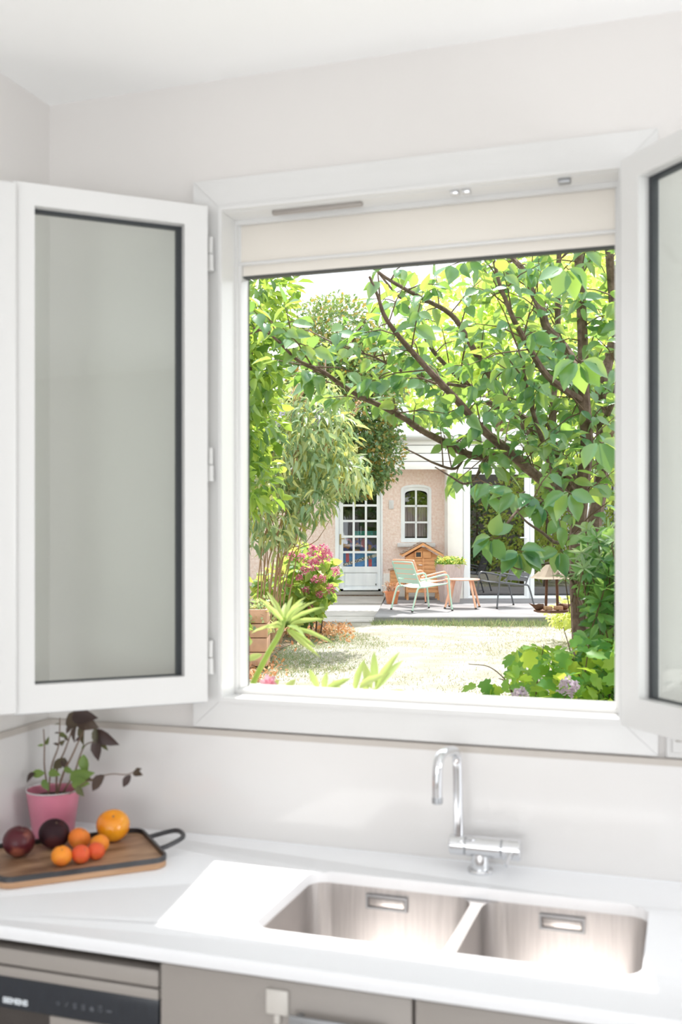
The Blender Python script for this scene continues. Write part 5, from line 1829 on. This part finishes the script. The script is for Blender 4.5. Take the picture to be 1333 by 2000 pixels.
for (x, y, r) in ((1112, 1342, 20), (1016, 1356, 14)):
    c = at(x, y, 4.15) - ohb
    R = r * 4.15 / F_PX
    n = 110
    dv = rdir(n, (0, 0, .4))
    Q = np.array(tuple(c)) + dv * np.array([1.1, 1.1, .8]) * R * rng.uniform(.6, 1.05, (n, 1))
    foliage('flower_head', Q, rdir(n), dv + rng.normal(size=(n, 3)) * .3, R * .5, R * .7, T_DIA, 'petal_mauve', oh, kind=None)
for pts in ([(1010, 1400, 4.5), (1000, 1350, 4.5), (985, 1325, 4.5), (955, 1302, 4.5), (916, 1297, 4.5)], [(1150, 1420, 4.6), (1135, 1330, 4.6), (1120, 1290, 4.6), (1110, 1255, 4.6), (1101, 1225, 4.6)],
            [(1005, 1385, 4.5), (990, 1335, 4.5), (975, 1325, 4.45)], [(1045, 1420, 4.5), (1050, 1330, 4.5), (1058, 1290, 4.5), (1063, 1258, 4.5)], [(960, 1420, 4.5), (955, 1370, 4.5), (950, 1335, 4.5)],
            [(1090, 1430, 4.5), (1095, 1380, 4.3), (1112, 1350, 4.2)], [(1030, 1430, 4.5), (1020, 1390, 4.3), (1016, 1362, 4.2)]):
    bm = BM()
    W_ = [at(*q) for q in pts]
    W_.insert(0, Vector((W_[0].x, W_[0].y, LAWN_Z)))
    world_tube(bm, W_, .005, .0016, ohb, 6, 4)
    ob('stem', bm, 'twig', oh)

# ------------------------------------------------------------------ oleander just outside the sill
b = at(520, HZ, 2.95)
olb = Vector((b.x, b.y, LAWN_Z))
ol = thing('oleander', 'young oleander with long pale leaves just outside the window sill', 'shrub', olb)


def ol_leaf(x0, y0, x1, y1, d0=2.9, d1=2.9, w=.9, nr=(0, -.8, .5), L=None):
    a, e = at(x0, y0, d0), at(x1, y1, d1)
    ax = e - a
    leaf_obj('leaf', 'oleander_leaf', T_NARROW, 'leaf_olea', ol, a - olb, tuple(ax), nr, ax.length, .115 * w)


def ol_stem(pts, r0=.006, r1=.004):
    bm = BM()
    W_ = [at(*q) for q in pts]
    if pts[0][1] > 1380:
        W_.insert(0, Vector((W_[0].x, W_[0].y, LAWN_Z - .02)))
    world_tube(bm, W_, r0, r1, olb, 8, 4)
    ob('stem', bm, 'leaf_olea', ol)


ol_stem([(470, 1400, 2.95), (492, 1340, 2.95), (522, 1280, 2.93), (545, 1240, 2.92), (556, 1205, 2.92)], .0085, .0075)
for q in [(556, 1215, 524, 1148, 2.92, 2.95), (556, 1218, 516, 1172, 2.92, 2.85), (554, 1222, 520, 1208, 2.92, 2.83), (554, 1228, 488, 1214, 2.92, 2.80), (558, 1214, 566, 1160, 2.92, 2.95), (560, 1214, 582, 1162, 2.92, 2.84),
          (562, 1214, 590, 1168, 2.92, 2.95), (562, 1216, 608, 1166, 2.92, 2.90), (564, 1218, 617, 1180, 2.92, 2.82), (565, 1220, 625, 1203, 2.92, 2.84), (562, 1224, 590, 1222, 2.92, 2.78), (560, 1228, 616, 1258, 2.92, 2.86),
          (562, 1226, 650, 1243, 2.92, 2.84), (560, 1230, 615, 1272, 2.92, 2.80), (557, 1212, 552, 1170, 2.92, 2.98), (560, 1216, 575, 1172, 2.92, 2.78)]:
    ol_leaf(*q, w=.66, nr=(random.uniform(-.4, .4), -.7, random.uniform(.3, .9)))
ol_stem([(690, 1450, 2.8), (694, 1370, 2.8)])
for q in [(694, 1352, 704, 1288, 2.8, 2.78), (727, 1346, 708, 1290, 2.8, 2.82), (735, 1336, 728, 1274, 2.8, 2.8), (732, 1350, 770, 1274, 2.8, 2.76), (735, 1348, 786, 1280, 2.8, 2.84), (702, 1344, 738, 1315, 2.8, 2.7),
          (716, 1350, 712, 1322, 2.8, 2.8)]:
    ol_leaf(*q, w=1.0, nr=(random.uniform(-.3, .3), -.9, .35))
ol_stem([(725, 1450, 2.82), (731, 1345, 2.82)])
ol_stem([(632, 1450, 2.85), (633, 1345, 2.85)])
for q in [(624, 1344, 602, 1308, 2.85, 2.85), (634, 1350, 635, 1313, 2.85, 2.84), (636, 1348, 676, 1325, 2.85, 2.8), (640, 1346, 676, 1340, 2.85, 2.9), (530, 1350, 543, 1326, 2.85, 2.85), (555, 1352, 576, 1325, 2.85, 2.85),
          (750, 1354, 811, 1354, 2.75, 2.72), (480, 1290, 512, 1276, 2.9, 2.9), (478, 1262, 492, 1250, 2.9, 2.9)]:
    ol_leaf(*q, w=.9, nr=(random.uniform(-.3, .3), -.9, .35))
c = at(527, 1336, 2.85) - olb
n = 7
foliage('flower', np.tile(np.array(tuple(c)), (n, 1)), [(math.cos(a), -.5 + .3 * math.sin(a), math.sin(a)) for a in np.linspace(0, 5.6, n)], np.tile([[0, -1, .3]], (n, 1)), .030, .036, T_OV_S, 'petal_oleander', ol, kind=None)
ol_stem([(528, 1420, 2.86), (527, 1342, 2.86)], .003, .002)

# ------------------------------------------------------------------ bird feeder hanging from the tree
FD = 6.0
fp = at(1078, 1192, FD)
fe = thing('bird_feeder', 'hanging metal bird feeder with a pointed roof and two perched birds', 'bird feeder', fp, YAW + .25)
s_ = FD / F_PX
bm = BM()
hexa = [(math.cos(math.radians(60 * k)) * 38 * s_, math.sin(math.radians(60 * k)) * 38 * s_) for k in range(6)]
loft(bm, [[(x * f, y * f, z) for x, y in hexa] for f, z in ((.75, -.012), (1.0, -.004), (1.0, .003), (.96, .003), (.9, -.002))])
ob('tray', bm, 'rust', fe, smooth=False)
for x, y in ((-9 * s_, .02), (10 * s_, -.02)):
    bm = BM(); tube(bm, [(x, y, 0), (x * .8, y * .8, 72 * s_)], .0085, 8); ob('post', bm, 'rust', fe)
bm = BM()
n = 4
lv = []
for f, z in ((37, 62), (31, 66), (21, 76), (10, 88), (3, 97)):
    lv.append([(f * s_ * math.cos(math.radians(45 + 90 * k)) * 1.25, f * s_ * math.sin(math.radians(45 + 90 * k)) * 1.25, z * s_) for k in range(4)])
loft(bm, lv)
ob('roof', bm, 'tin', fe, smooth=False)
for x0, x1 in ((-20, -4), (2, 18)):
    bm = BM(); box(bm, x0 * s_, x1 * s_, -.045, -.005, .003, 9 * s_, .006); ob('seed_cake', bm, 'cake', fe)
for s, nm in ((-1, 0), (1, 0)):
    bm = BM()
    x = s * 30 * s_
    pr = [(x - s * -14 * s_ * 0, 0, 0)]
    tube(bm, smooth_path([(x - s * 13 * s_, 0, 12 * s_), (x - s * 8 * s_, 0, 8 * s_), (x, 0, 6.5 * s_), (x + s * 8 * s_, 0, 9.5 * s_), (x + s * 17 * s_, 0, 14 * s_)], 4),
         [.004, .008, .0125, .0155, .0175, .019, .020, .020, .019, .017, .014, .011, .008, .006, .0045, .003, .002][:17], 10)
    tube(bm, [(x, 0, 0.002), (x, 0, 6 * s_)], .003, 5)
    ob('bird', bm, 'rust', fe)
bm = BM(); tube(bm, [(0, 0, 96 * s_), (0.01, 0, 96 * s_ + .12), (0.0, 0.0, 96 * s_ + .36)], .0022, 6); ob('cord', bm, 'twig', fe)
bd = []
for k in range(15):
    t = k / 14
    q = Vector((((2 + 22 * t) if t < .55 else (14 + 16 * (t - .55))) * s_, -(18 + 12 * t) * s_, (84 - 24 * math.sin(t * math.pi * .62) - (0 if t < .6 else -26 * (t - .6) * 2)) * s_))
    bd.append(q)
bm = BM()
for q in bd:
    bmesh.ops.create_icosphere(bm, subdivisions=1, radius=.0052, matrix=Matrix.Translation(q))
ob('bead_string', bm, 'bead', fe)['kind'] = 'stuff'

# ------------------------------------------------------------------ weeds, grass, fallen leaves
wd, wb = cloud('weed_clump', 'yellow-green weed clump at the terrace edge under the bird feeder', 'weeds',
               [(1128, 1196, 11.2, 44, 30, .5), (1160, 1205, 11.0, 40, 36, .4), (1095, 1208, 11.4, 26, 16, .4)], 900, .07, T_OV_S, 'leaf_weed', None, rr=(.3, 1.0))


def scatter(name, label, cat, n, fn, h, w, material, t=T_BLADE, lean=.5, up=1.0):
    P, AXx, NN = [], [], []
    while len(P) < n:
        q = fn()
        if q is None:
            continue
        P.append(q)
    P = np.array(P)
    ax = rng.normal(size=(n, 3)) * lean + np.array([0, 0, up])
    o = foliage(name, P, ax, rng.normal(size=(n, 3)), rng.uniform(.5, 1.3, n) * h, w, t, material, None)
    return tag(o, label, cat, kind='stuff')


def in_shade_patch(gx, gd):
    return ((gx + 1.0) / 1.7) ** 2 + ((gd - 10.6) / 2.6) ** 2 < 1


def g_lawn():
    gd = random.uniform(6.2, 13.6); gx = random.uniform(-1.8, 4.2) * gd / 10
    return tuple(gw(gx, gd, LAWN_Z - .012))


scatter('lawn_grass', 'dry straw-coloured grass covering the lawn', 'grass', 26000, g_lawn, .032, .007, 'grass', lean=.8, up=.7)


def g_green():
    gd = random.uniform(7.6, 13.2); gx = random.uniform(-1.6, 1.0)
    e = ((gx + .55) / 1.05) ** 2 + ((gd - 10.9) / 2.3) ** 2
    if e > 1 or random.random() < e * .6:
        return None
    return tuple(gw(gx, gd, LAWN_Z - .012))


scatter('green_grass', 'greener grass patch near the hydrangea, coloured darker as shade', 'grass', 13000, g_green, .038, .008, 'grass_green', lean=.7, up=.8)


def g_edge():
    gx = random.uniform(.4, 4.0)
    return tuple(gw(gx, 13.62 - abs(random.gauss(0, .14)), LAWN_Z - .012))


scatter('edge_grass', 'rough grass and weeds along the front edge of the terrace', 'grass', 4200, g_edge, .085, .012, 'grass_green', lean=.5, up=.9)


def g_litter():
    gd = random.gauss(12.6, .7); gx = random.uniform(-1.5, .15)
    if gd > 13.7 or gd < 8.0 or random.random() < max(0, (gx + .4)) * .8:
        return None
    return tuple(gw(gx, gd, LAWN_Z + random.uniform(.0, .03)))


def g_litter2():
    gd = random.uniform(8.3, 12.0); gx = -.085 * gd + random.gauss(.0, .12)
    return tuple(gw(gx, gd, LAWN_Z + random.uniform(.0, .03)))


scatter('fallen_leaves', 'orange-brown fallen leaves in front of the path', 'fallen leaves', 1500, g_litter, .06, .05, 'litter', T_OV_S, lean=1.0, up=0)
scatter('fallen_leaves', 'reddish dead leaves on the bare soil at the left edge of the lawn', 'fallen leaves', 900, g_litter2, .05, .04, 'litter', T_OV_S, lean=1.0, up=0)


# ------------------------------------------------------------------ planting along the kitchen facade (mirrored in the patio doors)
def facade(name, label, cat, spots, n, size, material, t=T_OV_S):
    base = Vector((spots[0][0], spots[0][1], LAWN_Z))
    T = thing(name, label, cat, base)
    P, A_ = [], []
    for (x, y, z, rx, ry, rz) in spots:
        dv = rdir(n)
        P.append(np.array([x, y, z]) + dv * np.array([rx, ry, rz]) * rng.uniform(.5, 1, (n, 1)))
        A_.append(dv)
        bm = BM()
        world_tube(bm, [Vector((x, y, LAWN_Z - .05)), Vector((x + .05, y, (z + LAWN_Z) / 2)), Vector((x, y + .05, z + rz * .5))], .05, .02, base, 7, 3)
        ob('trunk', bm, 'bark', T)
    P = np.concatenate(P); A_ = np.concatenate(A_)
    k = (P[:, 2] > LAWN_Z + .05) & (P[:, 1] > .3)
    P, A_ = P[k], A_[k]
    m_ = len(P)
    foliage('foliage', P, A_ + rng.normal(size=(m_, 3)) * .5 + np.array([0, 0, -.3]), rng.normal(size=(m_, 3)) * .6 + np.array([0, 0, .8]), size * rng.uniform(.7, 1.2, m_), size, t, material, T, base=base)


facade('facade_shrub', 'dark evergreen shrub standing against the outer kitchen wall', 'shrub', [(3.3, 1.3, 1.6, .9, .7, 1.5), (4.6, 1.5, 1.9, 1.0, .8, 1.7), (2.2, 1.5, 1.2, .7, .6, .9), (5.8, 1.9, 2.2, 1.0, .9, 1.9)], 1500, .13, 'leaf_ever')
facade('facade_tree', 'leafy tree beyond the corner of the kitchen wall', 'tree', [(8.0, 1.6, 2.4, 1.2, 1.0, 2.1), (9.8, 2.6, 2.6, 1.4, 1.2, 2.4)], 1500, .15, 'leaf_choisya')


def hedge_spots(spots):
    out = []
    for gx, gd, z, rx, ry, rz in spots:
        p = gw(gx, gd, z)
        out.append((p.x, p.y, z, rx, ry, rz))
    return out


facade('privet_hedge', 'dense green boundary hedge beyond the left edge of the window view', 'hedge',
       hedge_spots([(-3.4, 12.5, 1.5, 1.0, .8, 1.4), (-4.9, 11.6, 1.6, 1.1, .8, 1.5), (-6.4, 10.6, 1.6, 1.1, .8, 1.5), (-4.2, 14.5, 2.4, 1.2, 1.0, 2.2)]), 1300, .12, 'leaf_choisya')
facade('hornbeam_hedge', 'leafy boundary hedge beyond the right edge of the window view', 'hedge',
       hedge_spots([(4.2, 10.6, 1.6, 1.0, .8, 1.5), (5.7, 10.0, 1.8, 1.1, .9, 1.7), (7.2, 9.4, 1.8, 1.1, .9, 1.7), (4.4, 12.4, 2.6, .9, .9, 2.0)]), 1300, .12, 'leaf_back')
